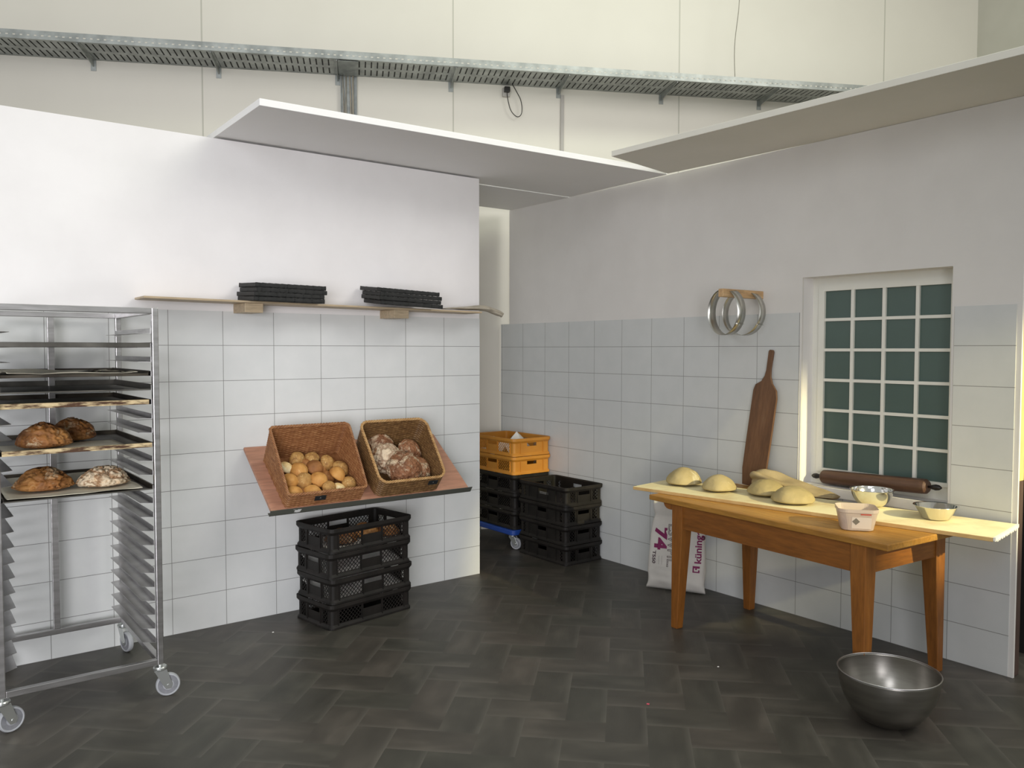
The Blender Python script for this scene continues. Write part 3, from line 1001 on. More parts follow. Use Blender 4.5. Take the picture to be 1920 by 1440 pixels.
def cloth_roll(name, P, W_, H_, m, label, cat, seed=0, n_=16, lumps=0.35, twist=0.0, folds=2, flat=0.0):
    """folded cloth lofted along the path P with widths W_ and heights H_"""
    P = smooth_path(P, 6)
    n = len(P)
    bm = bmesh.new()
    rings = []
    def lerp(A, t_):
        x = t_ * (len(A) - 1); i = min(int(x), len(A) - 2); f = x - i
        return A[i] * (1 - f) + A[i + 1] * f
    for i, p in enumerate(P):
        d = (P[min(i + 1, n - 1)] - P[max(i - 1, 0)]).normalized()
        s_ = d.cross(Vector((0, 0, 1))).normalized(); u_ = s_.cross(d)
        t_ = i / (n - 1); w_ = lerp(W_, t_); h_ = lerp(H_, t_)
        ring = []
        for k in range(n_ * 2):
            a = 2 * PI * k / (n_ * 2)
            rr = 1 + lumps * noise.noise(Vector((math.cos(a) * 1.3 + seed, math.sin(a) * 1.3, t_ * 5))) + 0.10 * math.sin(folds * 3 * a + seed + t_ * 3)
            x = math.cos(a) * w_ / 2 * rr
            z = math.sin(a) * h_ / 2 * rr
            if z < 0: z *= 0.8
            ring.append(bm.verts.new(p + s_ * x + u_ * z))
        rings.append(ring)
    N = n_ * 2
    for a, b in zip(rings, rings[1:]):
        for k in range(N): bm.faces.new((a[k], a[(k + 1) % N], b[(k + 1) % N], b[k]))
    for rg, rev in ((rings[0], True), (rings[-1], False)):
        c = Vector((0, 0, 0))
        for v in rg: c += v.co
        c /= N
        cv = bm.verts.new(c - (P[1] - P[0]).normalized() * (-0.01) if rev else c)
        for k in range(N):
            bm.faces.new((rg[(k + 1) % N], rg[k], cv) if rev else (rg[k], rg[(k + 1) % N], cv))
    c0 = P[0].copy()
    for v in bm.verts: v.co -= c0
    o = put(name, bm, m, smooth=True, loc=c0)
    return tag(o, label, cat)


cloth_roll('linen_cloth', [(-1.36, -0.12, 1.846), (-1.25, -0.12, 1.851), (-1.12, -0.125, 1.856), (-1.02, -0.13, 1.852), (-0.95, -0.14, 1.832), (-0.905, -0.15, 1.815)],
           [0.05, 0.10, 0.13, 0.13, 0.11, 0.07], [0.006, 0.016, 0.034, 0.036, 0.036, 0.034], M['grey_linen'],
           'grey linen cloth hanging over the right end of the wall shelf', 'cloth', 2, folds=1)

# ================================================================== SLOPING BREAD SHELF
SB, SL = Vector((-2.01, -0.006, 1.015)), 0.525
SLOPE = math.atan2(0.588, 0.809)
# local frame: x along the wall, -y down the slope, z out of the shelf
SM = Matrix.Translation(SB) @ Matrix.Rotation(SLOPE, 4, 'X')
t = thing('sloping_shelf', 'sloping brown display shelf with dark metal front lip', 'shelf', SB, (SLOPE, 0, 0))
B('shelf_board', (-0.64, -SL, -0.018), (0.64, -0.004, 0.0), M['shelf_board'], t, 0.001)
bm = bmesh.new()
box2(bm, (-0.648, -SL - 0.003, -0.034), (0.665, -SL - 0.0005, 0.006))
box2(bm, (-0.648, -SL - 0.003, -0.034), (0.665, -SL + 0.02, -0.0315))
put('front_lip', bm, M['metal_lip'], t)
for sx in (-0.45, 0.45):
    bm = bmesh.new()
    box2(bm, (sx - 0.015, -SL + 0.08, -0.022), (sx + 0.015, -0.02, -0.0185))
    put('bracket', bm, M['galv'], t)
bm = bmesh.new()
pts = [(-0.51, 0.004), (-0.495, -0.002), (-0.50, -0.016), (-0.482, -0.020), (-0.462, -0.018), (-0.455, 0.000), (-0.475, 0.002), (-0.482, -0.003)]
prism(bm, [(a * 0.9 - 0.06, b - 0.006) for a, b in pts], -SL - 0.0040, -SL - 0.0031, 'XZ')
put('sticker', bm, M['sticker'], t)


def to_world(x, v, w_):
    """shelf coordinates: x in world, v down the slope, w_ out of it"""
    return SM @ Vector((x - SB.x, -v, w_))


def basket(label, x0, x1, v0, v1, hf, hb, r, mw, mr, seed, thick=0.009, flare=0.012, cat='basket'):
    cx, cv = (x0 + x1) / 2, (v0 + v1) / 2
    c = to_world(cx, cv, 0.0)
    b = thing('wicker_basket', label, cat, c, (SLOPE, 0, 0), 'bread baskets on the sloping shelf')
    HX, HY = (x1 - x0) / 2, (v1 - v0) / 2
    # dense loop
    base = []
    P = rloop(HX, HY, r, 6)
    n = len(P)
    step = 0.0062
    for i in range(n):
        a = Vector(P[i]); d = Vector(P[(i + 1) % n])
        L_ = (d - a).length
        k = max(1, round(L_ / step))
        for j in range(k): base.append(a + (d - a) * j / k)
    N = len(base)
    # arc length
    arc = [0.0]
    for i in range(N): arc.append(arc[-1] + (base[(i + 1) % N] - base[i]).length)
    P_tot = arc[-1]
    nst = 2 * round(P_tot / 0.024 / 2)
    pit = P_tot / nst
    strand = 0.0075

    def height(y):
        t_ = (y + HY) / (2 * HY)          # 0 at the front, 1 at the back (y up-slope)
        return hf + (hb - hf) * min(1, max(0, t_)) ** 0.92

    rows = 84
    bm = bmesh.new()
    outer, inner = [], []
    for j in range(rows + 1):
        t_ = j / rows
        ro, ri = [], []
        for i in range(N):
            p = base[i]; q = base[(i + 1) % N]; o_ = base[i - 1]
            tg = (q - o_).normalized(); nn = Vector((tg.y, -tg.x))
            h = height(p.y); z = t_ * h
            s_ = arc[i] / pit
            row = z / strand
            ri_ = math.floor(row); fr = row - ri_
            prof = math.sin(PI * fr)
            wv = 0.0026 * math.cos(PI * (s_ + ri_)) * (0.3 + 0.7 * prof)
            rnd = 0.0022 * prof
            fl = flare * (z / hb)
            off = fl + wv + rnd
            ro.append(bm.verts.new((p.x + nn.x * off, p.y + nn.y * off, z)))
            off2 = fl + wv - rnd - thick * 0.45
            ri.append(bm.verts.new((p.x + nn.x * off2, p.y + nn.y * off2, z)))
        outer.append(ro); inner.append(ri)
    for j in range(rows):
        for i in range(N):
            k = (i + 1) % N
            bm.faces.new((outer[j][i], outer[j][k], outer[j + 1][k], outer[j + 1][i]))
            bm.faces.new((inner[j][k], inner[j][i], inner[j + 1][i], inner[j + 1][k]))
    for i in range(N):
        k = (i + 1) % N
        bm.faces.new((outer[rows][i], outer[rows][k], inner[rows][k], inner[rows][i]))
    put('woven_wall', bm, mw, b, smooth=True)
    bm = bmesh.new()
    prism(bm, rloop(HX - 0.003, HY - 0.003, max(r, 0.01), 6), 0.001, 0.008, 'XY')
    put('base', bm, mw, b)
    # rim: two strands twisted round each other
    bm = bmesh.new()
    for ph in (0, PI / 2 * 2, PI / 2):
        pts = []
        for i in range(0, N, 1):
            p = base[i]; q = base[(i + 1) % N]; o_ = base[i - 1]
            tg = (q - o_).normalized(); nn = Vector((tg.y, -tg.x))
            h = height(p.y)
            a = arc[i] / P_tot * 2 * PI * round(P_tot / 0.055) + ph * 1.33
            off = flare * (h / hb) - 0.001 + 0.0050 * math.cos(a)
            pts.append((p.x + nn.x * off, p.y + nn.y * off, h + 0.002 + 0.0045 * math.sin(a)))
        tube(bm, pts, 0.0048, 6, closed=True)
    put('rim', bm, mr, b, smooth=True)
    return b


def mark_label(b, x, yf, z, txt, sz):
    """small slate plate wired to the front of a basket"""
    bm = bmesh.new(); box2(bm, (-0.033, -0.002, -0.016), (0.033, 0.001, 0.016))
    o = put('name_plate', bm, M['slate'], b, bevel=0.003, loc=(x, yf, z), rot=(math.radians(-3), 0, 0))
    o['label'] = 'small black name plate with faint chalk marks'
    bm = text_mesh(txt, sz, 0.0003)
    o2 = put('chalk_mark', bm, M['chalk'], o, loc=(0, -0.0025, 0.002), rot=(PI / 2, 0, 0))
    return o


bl = basket('rectangular honey-brown wicker basket full of small rolls', -2.572, -2.112, 0.118, 0.512, 0.098, 0.232, 0.016, M['wicker'], M['wicker'], 1)
br = basket('darker wicker basket with rounded corners holding big round loaves', -2.020, -1.585, 0.122, 0.512, 0.118, 0.236, 0.045, M['wicker_dark'], M['wicker_rim'], 2)
mark_label(bl, -0.045, -0.197 - 0.014, 0.064, 'A', 0.014)
mark_label(br, 0.135, -0.195 - 0.016, 0.088, 'A', 0.010)

# rolls: pixel-derived places (x, v) on the shelf, height above it, kind, tilt
rolls = [
    (-2.485, 0.245, 0.052, 'roll_pale', 'pale roll high at the left of the basket'),
    (-2.425, 0.285, 0.060, 'roll', 'large golden roll near the left back of the pile'),
    (-2.398, 0.190, 0.045, 'roll_seed', 'floury roll standing on edge at the back left'),
    (-2.305, 0.185, 0.048, 'roll_seed', 'speckled roll at the very back of the pile'),
    (-2.356, 0.215, 0.030, 'roll_brown', 'brown roll half hidden at the back'),
    (-2.322, 0.268, 0.058, 'roll_brown', 'chestnut brown roll with shiny top in the middle'),
    (-2.235, 0.238, 0.058, 'roll_seed', 'sesame roll leaning over at the back right'),
    (-2.165, 0.288, 0.050, 'roll_seed', 'grainy brown roll at the right side of the pile'),
    (-2.212, 0.345, 0.066, 'roll', 'smooth golden roll at the right standing on others'),
    (-2.500, 0.350, 0.052, 'roll', 'golden roll with split against the left side'),
    (-2.415, 0.362, 0.045, 'roll_seed', 'dull brown roll between two golden ones'),
    (-2.332, 0.370, 0.060, 'roll', 'orange golden roll in the centre front'),
    (-2.500, 0.440, 0.050, 'roll', 'golden roll in the front left corner'),
    (-2.398, 0.452, 0.045, 'roll', 'golden roll right behind the black name plate'),
    (-2.290, 0.440, 0.045, 'roll_seed', 'sesame topped roll at the front edge'),
    (-2.160, 0.415, 0.050, 'roll_seed', 'rough oat covered roll in the front right corner'),
    (-2.232, 0.445, 0.038, 'roll_pale', 'pale end of a roll at the front right'),
    (-2.265, 0.330, 0.022, 'roll_brown', 'dark roll low in the pile at the right'),
    (-2.282, 0.270, 0.022, 'roll_brown', 'dark roll low in the middle of the pile'),
    (-2.440, 0.440, 0.012, 'roll_brown', 'dark roll low down behind the front rim'),
    (-2.200, 0.200, 0.020, 'roll_brown', 'dark roll low at the back right'),
]
for i, (x, v, w_, mk, lab) in enumerate(rolls):
    rr = 0.050 + 0.004 * ((i * 5) % 3) / 2
    if 'pale' in mk: rr *= 0.9
    bm = loaf_bm(rr, rr * (0.92 + 0.04 * (i % 3)), rr * 0.80, i * 3 + 2, 0.42, 0.07, 4)
    zc = sum(vv.co.z for vv in bm.verts) / len(bm.verts)
    for vv in bm.verts: vv.co.z -= zc
    o = put('bread_roll', bm, M[mk], smooth=True)
    o.location = to_world(x, v, w_ - 0.008)
    tilt = [(0.0, 0.5), (0.3, -0.2), (1.0, 0.3), (0.2, 0.1), (-0.4, 0.5), (0.1, 0.0), (0.5, 0.6), (0.1, 0.4)][i % 8]
    o.rotation_euler = (Matrix.Rotation(SLOPE, 3, 'X') @ Euler((tilt[0] * 0.9, tilt[1] * 0.8, 0)).to_matrix() @ Matrix.Rotation(i * 1.3, 3, 'Z')).to_euler()
    tag(o, lab + ', in the left basket', 'bread roll', 'rolls in the left basket')

loaves = [
    (-1.870, 0.165, 0.090, 0.096, 0.055, 'rye', 'dark round loaf leaning at the back left', (0.75, -0.35)),
    (-1.862, 0.262, 0.092, 0.104, 0.058, 'rye_white', 'round loaf with white floured cracked crust', (0.40, -0.30)),
    (-1.790, 0.380, 0.102, 0.118, 0.062, 'rye', 'largest round brown loaf in front, floury on its right side', (0.45, -0.15)),
    (-1.670, 0.225, 0.085, 0.094, 0.056, 'rye', 'round loaf standing against the back right side', (0.45, 0.30)),
    (-1.672, 0.362, 0.078, 0.088, 0.054, 'rye', 'brown round loaf at the front right behind the rim', (0.25, 0.15)),
]
for i, (x, v, w_, r_, h_, mk, lab, tl) in enumerate(loaves):
    bm = loaf_bm(r_, r_ * 0.97, h_, 40 + i * 5, 0.30, 0.06, 5, ridge=0.28)
    zc = sum(vv.co.z for vv in bm.verts) / len(bm.verts)
    for vv in bm.verts: vv.co.z -= zc
    o = put('round_loaf', bm, M[mk], smooth=True)
    o.location = to_world(x, v, w_ - 0.02)
    o.rotation_euler = (Matrix.Rotation(SLOPE, 3, 'X') @ Euler((tl[0], tl[1], 0)).to_matrix() @ Matrix.Rotation(i * 1.1, 3, 'Z')).to_euler()
    tag(o, lab + ', in the right basket', 'bread', 'loaves in the right basket')


# ================================================================== CRATES
def clip_diag(x0, x1, z0, z1, c, sgn):
    """segment of z = sgn*x + c inside the rectangle"""
    pts = []
    for x in (x0, x1):
        z = sgn * x + c
        if z0 - 1e-9 <= z <= z1 + 1e-9: pts.append((x, z))
    for z in (z0, z1):
        x = (z - c) * sgn
        if x0 + 1e-9 < x < x1 - 1e-9: pts.append((x, z))
    return pts[:2] if len(pts) >= 2 else None


def crate_side(L, H, T, windows, slots, ribs, pitch=0.0245, bw=0.0034):
    """wall in the XZ plane, thickness T along +Y (inwards), openings filled with lattice (windows) or left open (slots)"""
    bm = bmesh.new()
    ops = sorted(windows + slots)
    zs0, zs1 = 0.012, H - 0.010
    x = -L / 2
    for (a, b, c, d) in ops:
        if a > x: box2(bm, (x, 0, zs0), (a, T, zs1))
        box2(bm, (a, 0, zs0), (b, T, c)); box2(bm, (a, 0, d), (b, T, zs1))
        x = b
    box2(bm, (x, 0, zs0), (L / 2, T, zs1))
    for (a, b, c, d) in windows:
        for sgn in (-1, 1):
            lo = min(c - sgn * a, c - sgn * b); hi = max(d - sgn * a, d - sgn * b)
            k = math.ceil(lo / pitch)
            while k * pitch < hi:
                s_ = clip_diag(a, b, c, d, k * pitch, sgn)
                if s_:
                    (xa, za), (xb, zb) = s_
                    bar(bm, (xa, T / 2, za), (xb, T / 2, zb), T * 0.7, bw, Vector((0, 0, 1)) if abs(za - zb) < abs(xa - xb) * 5 else Vector((1, 0, 0)))
                k += 1
    for x in ribs:
        box2(bm, (x - 0.0025, -0.006, zs0), (x + 0.0025, 0.001, zs1))
    return bm


def make_crate(L, W, H, m, label, solid_ends=False, solid_front=False, cat='crate', name='bread_crate'):
    t_ = thing(name, label, cat)
    T = 0.003
    hx_, hy_ = L / 2 - 0.016, W / 2 - 0.016
    r = 0.022
    bm = bmesh.new()
    sweep_rect(bm, hx_, hy_, r, [(0.0, H - 0.040), (0.015, H - 0.022), (0.015, H - 0.001), (0.006, H - 0.001), (0.006, H - 0.004), (0.003, H - 0.004), (-0.0025, H - 0.006), (-0.0025, H - 0.030)])
    put('rim', bm, m, t_, bevel=0.0008)
    bm = bmesh.new()
    sweep_rect(bm, hx_, hy_, r, [(0.0, 0.026), (0.010, 0.012), (0.010, 0.002), (0.0, 0.0), (-0.006, 0.0), (-0.006, 0.006)])
    prism(bm, rloop(hx_ - 0.004, hy_ - 0.004, r, 5), 0.003, 0.006, 'XY')
    put('base', bm, m, t_)
    # corner posts (rounded)
    for (sx, sy) in ((1, 1), (-1, 1), (-1, -1), (1, -1)):
        a0 = math.atan2(sy, sx) - PI / 4
        c = (sx * (hx_ - r), sy * (hy_ - r))
        outl = [(c[0] + r * math.cos(a0 + k * PI / 10), c[1] + r * math.sin(a0 + k * PI / 10)) for k in range(6)]
        outl += [(c[0] + (r - T) * math.cos(a0 + k * PI / 10), c[1] + (r - T) * math.sin(a0 + k * PI / 10)) for k in range(5, -1, -1)]
        bm = bmesh.new()
        prism(bm, outl, 0.01, H - 0.01, 'XY')
        put('corner_post', bm, m, t_)
    Ls, Ws = 2 * (hx_ - r), 2 * (hy_ - r)
    zl, zh = 0.030, H - 0.040
    cw = L * 0.118
    if solid_front:
        winL = []; slotL = [(-0.05, 0.05, zh - 0.028, zh)]; ribL = [-0.16, -0.06, 0.06, 0.16]
        winL = [(-Ls / 2 + 0.02, -Ls / 2 + 0.045, zl, zh), (Ls / 2 - 0.045, Ls / 2 - 0.02, zl, zh)]
    else:
        winL = [(-L * 0.385, -cw - 0.008, zl, zh), (cw + 0.008, L * 0.385, zl, zh)]
        slotL = [(-cw + 0.006, cw - 0.006, zh - 0.026, zh + 0.002)]
        ribL = [-cw, cw, -L * 0.395, L * 0.395]
    if solid_ends:
        winW = []; slotW = [(-0.048, 0.048, zh - 0.026, zh)]; ribW = [-Ws * 0.36, Ws * 0.36]
    else:
        winW = [(-0.135, -0.085, zl, zh), (0.085, 0.135, zl, zh)] if Ws > 0.29 else [(-Ws / 2 + 0.01, -0.078, zl, zh), (0.078, Ws / 2 - 0.01, zl, zh)]
        slotW = [(-0.055, 0.055, zh - 0.026, zh + 0.002)]; ribW = [-0.066, 0.066]
    for sgn in (-1, 1):
        o = put('side_panel', crate_side(Ls, H, T, winL, slotL, ribL), m, t_, loc=(0, sgn * hy_, 0), rot=(0, 0, 0 if sgn < 0 else PI))
        o = put('end_panel', crate_side(Ws, H, T, winW, slotW, ribW), m, t_, loc=(sgn * hx_, 0, 0), rot=(0, 0, PI / 2 * (1 if sgn > 0 else -1)))
    return t_


CH = 0.1435
crateA = make_crate(0.60, 0.375, CH, M['black_plastic'], 'x')


def place(src, used, loc, rz, label, group, cat='crate'):
    o = src if not used else copy_tree(src)
    o.location = loc; o.rotation_euler = (0, 0, rz)
    return tag(o, label, cat, group)


order = ['bottom', 'second from the bottom', 'third from the bottom', 'top']
# stack below the sloping shelf
ang = math.radians(9.4)
d1 = Vector((math.cos(ang), math.sin(ang), 0)); d2 = Vector((-math.sin(ang), math.cos(ang), 0))
c0 = Vector((-2.342, -0.490, 0)) + d1 * 0.30 + d2 * 0.1875
jit = [(0, 0, 0), (0.004, -0.003, 0.006), (-0.003, 0.002, -0.006), (0.002, 0.0, 0.003)]
for k in range(4):
    jx, jy, jr = jit[k]
    place(crateA, k > 0, c0 + Vector((jx, jy, CH * k)), ang + jr,
          f'black lattice bread crate, {order[k]} of the stack under the sloping shelf', 'black crates under the sloping shelf')
# paper liners and loaves in that stack
for k, lab in ((1, 'white paper lining the crate second from the floor under the sloping shelf'), (2, 'white paper lining the crate third from the floor under the sloping shelf'), (3, 'white paper under the loaves in the top crate of the stack')):
    bm = bmesh.new()
    L_, W_ = 0.545, 0.32
    nx, ny = 40, 16
    g = [[bm.verts.new((-L_ / 2 + L_ * i / nx, -W_ / 2 + W_ * j / ny, 0.003 + (0.010 if k == 3 else 0.080) * (max(0, (j / ny) - 0.15) * 1.17) ** 1.1 + 0.004 * noise.noise(Vector((i * .5, j * .5, k * 5))))) for j in range(ny + 1)] for i in range(nx + 1)]
    for i in range(nx):
        for j in range(ny): bm.faces.new((g[i][j], g[i + 1][j], g[i + 1][j + 1], g[i][j + 1]))
    o = put('paper_liner', bm, M['white_paper'], smooth=True, loc=c0 + Vector((0, 0, CH * k + 0.008)), rot=(0, 0, ang))
    s_ = o.modifiers.new('thick', 'SOLIDIFY'); s_.thickness = 0.0006
    tag(o, lab, 'paper')
for i, (a, b, r_, lab) in enumerate(((-0.10, -0.01, 0.10, 'brown loaf on the left inside the top black crate'), (0.10, 0.03, 0.095, 'golden brown loaf in the middle of the top black crate'), (0.205, -0.06, 0.07, 'brown loaf at the right end of the top black crate'))):
    p = c0 + d1 * a + d2 * b + Vector((0, 0, CH * 3 + 0.016))
    loaf('bread_loaf', lab, 'bread', p, r_ * 0.98, r_, 0.062, M['loaf'], 60 + i * 4, i * 0.8, 'loaves in the top black crate', ridge=0.3)

# stack by the right wall (smaller crates)
crateB = make_crate(0.575, 0.385, CH, M['black_plastic'], 'x', solid_front=True)
bm1 = text_mesh('BACKHAUS', 0.011, 0.0002); bm1.free()
cB = Vector((-0.200, 0.0475, 0))
for k in range(4):
    o = place(crateB, k > 0, cB + Vector((0.002 * (k % 2), 0.003 * (k % 3), CH * k)), -PI / 2 + (0.012, -0.010, 0.008, -0.004)[k],
              f'dark crate, {order[k]} of the floor stack beside the right wall', 'dark crates stacked on the floor by the right wall')
    if k == 3:
        # two short pale printed lines on the long side of the top crate
        pp = bpy.data.objects.new('print', None)
        bm = bmesh.new()
        for r_ in range(2):
            x = -0.052
            kk = 0
            while x < 0.045:
                wd = (0.006, 0.009, 0.004, 0.007)[(kk + r_) % 4]
                box2(bm, (x, -0.0008, 0.004 - r_ * 0.010), (x + wd, 0, 0.009 - r_ * 0.010)); x += wd + 0.002; kk += 1
        bpy.data.objects.remove(pp)
        put('printed_lines', bm, M['crate_print'], o, loc=(0.02, -(0.385 / 2 - 0.016) - 0.0005, 0.072))

# trolley with three black and two yellow crates
tr = thing('crate_dolly', 'low blue crate dolly on castors behind the black crate stack', 'dolly', (-0.212, 0.668, 0), -PI / 2)
bm = bmesh.new()
sweep_rect(bm, 0.295, 0.195, 0.03, [(0, 0.118), (0.006, 0.124), (0.006, 0.156), (0, 0.160), (-0.03, 0.160), (-0.03, 0.118)])
box2(bm, (-0.29, -0.03, 0.125), (0.29, 0.03, 0.15)); box2(bm, (-0.03, -0.19, 0.125), (0.03, 0.19, 0.15))
put('deck', bm, M['blue'], tr, bevel=0.002)
for sx in (-1, 1):
    for sy in (-1, 1):
        caster(tr, sx * 0.235, sy * 0.15, 0.6 * sx + (0.6 if sy > 0 else -0.2), 0.122, 0.047)
for k in range(3):
    o = place(crateA, True, Vector((-0.210, 0.672, 0.1605 + CH * k)), -PI / 2 + (0.0, 0.008, -0.006)[k],
              f'black crate on the blue dolly, {("lowest", "middle", "highest")[k]} of the three black ones', 'black crates on the blue dolly')
zY = 0.1605 + CH * 3
crateY = make_crate(0.60, 0.395, 0.1435, M['yellow_plastic'], 'x', solid_ends=True)
place(crateY, False, Vector((-0.205, 0.672, zY + 0.0005)), -PI / 2, 'lower orange-yellow crate on the blue dolly stack', 'yellow crates')
place(crateY, True, Vector((-0.205, 0.674, zY + 0.1445)), -PI / 2 + 0.004, 'top orange-yellow crate with white paper sticking out', 'yellow crates')
bm = bmesh.new()
# crumpled white paper sack standing up in the top yellow crate
ctrl = [(-0.20, -0.11, 0.02), (0.10, -0.11, 0.02), (0.22, 0.0, 0.05), (0.10, 0.12, 0.03), (-0.20, 0.12, 0.02), (-0.22, 0.0, 0.05)]
n_ = 26
g = []
for i in range(n_ + 1):
    row = []
    for j in range(n_ + 1):
        x = -0.24 + 0.48 * i / n_; y = -0.14 + 0.28 * j / n_
        pk = max(0, 1 - abs(x - 0.115) / 0.12 - abs(y + 0.02) / 0.18) * 0.170
        pk2 = max(0, 1 - abs(x + 0.06) / 0.12 - abs(y + 0.03) / 0.12) * 0.09
        z = 0.012 + max(pk, pk2) + 0.008 * noise.noise(Vector((x * 14, y * 14, 2)))
        row.append(bm.verts.new((x, y, z)))
    g.append(row)
for i in range(n_):
    for j in range(n_): bm.faces.new((g[i][j], g[i + 1][j], g[i + 1][j + 1], g[i][j + 1]))
o = put('paper_bag', bm, M['white_paper'], loc=(-0.205, 0.672, zY + 0.1445 + 0.008), rot=(0, 0, -PI / 2))
s_ = o.modifiers.new('thick', 'SOLIDIFY'); s_.thickness = 0.001
tag(o, 'crumpled white paper peaking out of the top yellow crate', 'paper')

# ================================================================== TABLE
TA = math.atan2(-2.886 + 1.397, -0.849 + 0.756)        # direction of the front edge
td = Vector((math.cos(TA), math.sin(TA), 0)); tn = Vector((-td.y, td.x, 0))     # td along the table, tn towards the wall
T0 = Vector((-0.756, -1.397, 0))
TL, TWD, TTOP = 1.492, 0.735, 0.735
tb = thing('work_table', 'long orange pine table with tapered legs below the window', 'table', T0 + td * TL / 2 + tn * TWD / 2, TA)
# local: x along td, y along tn (towards the wall)
B('tabletop', (-TL / 2, -TWD / 2, TTOP - 0.030), (TL / 2, TWD / 2, TTOP), M['table_top'], tb, 0.004)
bpy.data.objects['tabletop'].data.materials[0] = wood('worn_table_top_x', (0.29, 0.125, 0.018), (0.42, 0.20, 0.032), (0.54, 0.30, 0.075), 'X', 5)
railm = wood('orange_pine_rail_x', (0.19, 0.065, 0.009), (0.27, 0.095, 0.013), (0.35, 0.135, 0.022), 'X', 5)
lx0, lx1, ly0, ly1 = -TL / 2 + 0.215, TL / 2 - 0.150, -TWD / 2 + 0.050, TWD / 2 - 0.105
LW = 0.078
AZ = TTOP - 0.030
for sx, x in ((-1, lx0), (1, lx1)):
    for sy, y in ((-1, ly0), (1, ly1)):
        bm = bmesh.new()
        # outer faces stay upright, the inner two taper
        def ring(wd, z):
            xa = x - LW / 2 if sx < 0 else x + LW / 2
            ya = y - LW / 2 if sy < 0 else y + LW / 2
            xb = xa + wd * (1 if sx < 0 else -1); yb = ya + wd * (1 if sy < 0 else -1)
            return [bm.verts.new(p) for p in ((xa, ya, z), (xb, ya, z), (xb, yb, z), (xa, yb, z))]
        R_ = [ring(LW, AZ - 0.0005), ring(LW, AZ - 0.135), ring(0.047, 0.0)]
        for a_, b_ in zip(R_, R_[1:]):
            for k in range(4): bm.faces.new((a_[k], a_[(k + 1) % 4], b_[(k + 1) % 4], b_[k]))
        bm.faces.new(R_[0]); bm.faces.new(R_[-1][::-1])
        put('leg', bm, M['table_wood'], tb, bevel=0.003)
for y in (ly0, ly1):
    yo = y - LW / 2 + 0.008 if y == ly0 else y + LW / 2 - 0.030
    B('apron', (lx0 + LW / 2, yo, AZ - 0.130), (lx1 - LW / 2, yo + 0.022, AZ - 0.0005), railm, tb)
for x in (lx0, lx1):
    xo = x - LW / 2 + 0.008 if x == lx0 else x + LW / 2 - 0.030
    B('apron', (xo, ly0 + LW / 2, AZ - 0.130), (xo + 0.022, ly1 - LW / 2, AZ - 0.0005), M['table_rail'], tb)
bm = bmesh.new()
# batten with rounded nose below the left end of the top
ol = [(0, 0), (0.09, 0), (0.09, -0.035)] + [(0.045 - 0.045 * math.sin(a) * 1.0, -0.035 * math.cos(a)) for a in [k * PI / 2 / 6 for k in range(7)]][:-1]
prism(bm, [(a + lx0 - LW / 2 - 0.075, b + AZ - 0.0005) for a, b in ol], ly0 - 0.03, ly1 + 0.03, 'XZ')
put('batten', bm, M['table_wood'], tb)

# floured board
BT = 0.757
BA = math.atan2(-3.135 + 1.227, -0.43 + 0.715)
bd = Vector((math.cos(BA), math.sin(BA), 0)); bn = Vector((-bd.y, bd.x, 0))
B0 = Vector((-0.715, -1.227, 0)); BL, BW = 1.93, 0.40
M['board2'] = M['board']
o = B('dough_board', (-BL / 2, -BW / 2, 0), (BL / 2, BW / 2, 0.0195), M['board'], None, 0.002, loc=tuple(B0 + bd * BL / 2 + bn * BW / 2 + Vector((0, 0, TTOP + 0.0008))), rot=(0, 0, BA))
tag(o, 'long floured wooden dough board lying across the table', 'board')
cap_ = thing('board_edging', 'frayed pale strip capping the right end of the dough board', 'strip', B0 + bd * (BL + 0.001) + bn * BW / 2 + Vector((0, 0, TTOP)), BA)
bm = bmesh.new()
box2(bm, (0, -BW / 2, 0.006), (0.010, BW / 2, 0.021))
for k in range(16):
    y = -BW / 2 + BW * (k + 0.5) / 16
    box2(bm, (0.002, y - 0.010, 0.003 - 0.002 * ((k * 5) % 3)), (0.009 + 0.0015 * (k % 3), y + 0.010, 0.010))
put('strip', bm, M['white_paper'], cap_)


def on_board(px, v, dz=0.0):
    return B0 + bd * px + bn * v + Vector((0, 0, BT + 0.0006 + dz))


# dough pieces
for i, (x, y, rx, ry, h, lab) in enumerate((
        (-0.425, -1.372, 0.110, 0.104, 0.086, 'round of dough at the left end of the board, chapped at its foot'),
        (-0.430, -1.640, 0.106, 0.099, 0.075, 'second round of dough from the left end of the board'),
        (-0.335, -1.900, 0.110, 0.103, 0.075, 'round of dough in front of the folded linen'),
        (-0.420, -2.128, 0.114, 0.108, 0.075, 'foremost and rightmost round of dough on the board'))):
    loaf('dough_round', lab, 'dough', (x, y, BT + 0.0008), rx, ry, h, M['dough'], 80 + i * 3, i * 0.7, 'dough rounds on the board', lump=0.06, flat=0.22, sub=5)

cloth_roll('linen_couche', [(-0.150, -1.685, 0.815), (-0.145, -1.74, 0.812), (-0.135, -1.82, 0.800), (-0.125, -1.90, 0.788), (-0.11, -2.00, 0.775), (-0.105, -2.10, 0.765), (-0.10, -2.19, 0.760)],
           [0.10, 0.15, 0.16, 0.16, 0.15, 0.13, 0.08], [0.09, 0.105, 0.095, 0.075, 0.055, 0.040, 0.02], M['linen'],
           'folded beige linen cloth at the back of the table below the window', 'cloth', 5, folds=1.34, lumps=0.5)


# steel mixing bowl on the table
def bowl(name, label, prof, m, loc, cat='bowl', seg=64, rot=(0, 0, 0)):
    bm = bmesh.new(); lathe(bm, prof, seg, closed=True)
    o = put(name, bm, m, smooth=True, loc=loc, rot=rot)
    return tag(o, label, cat)


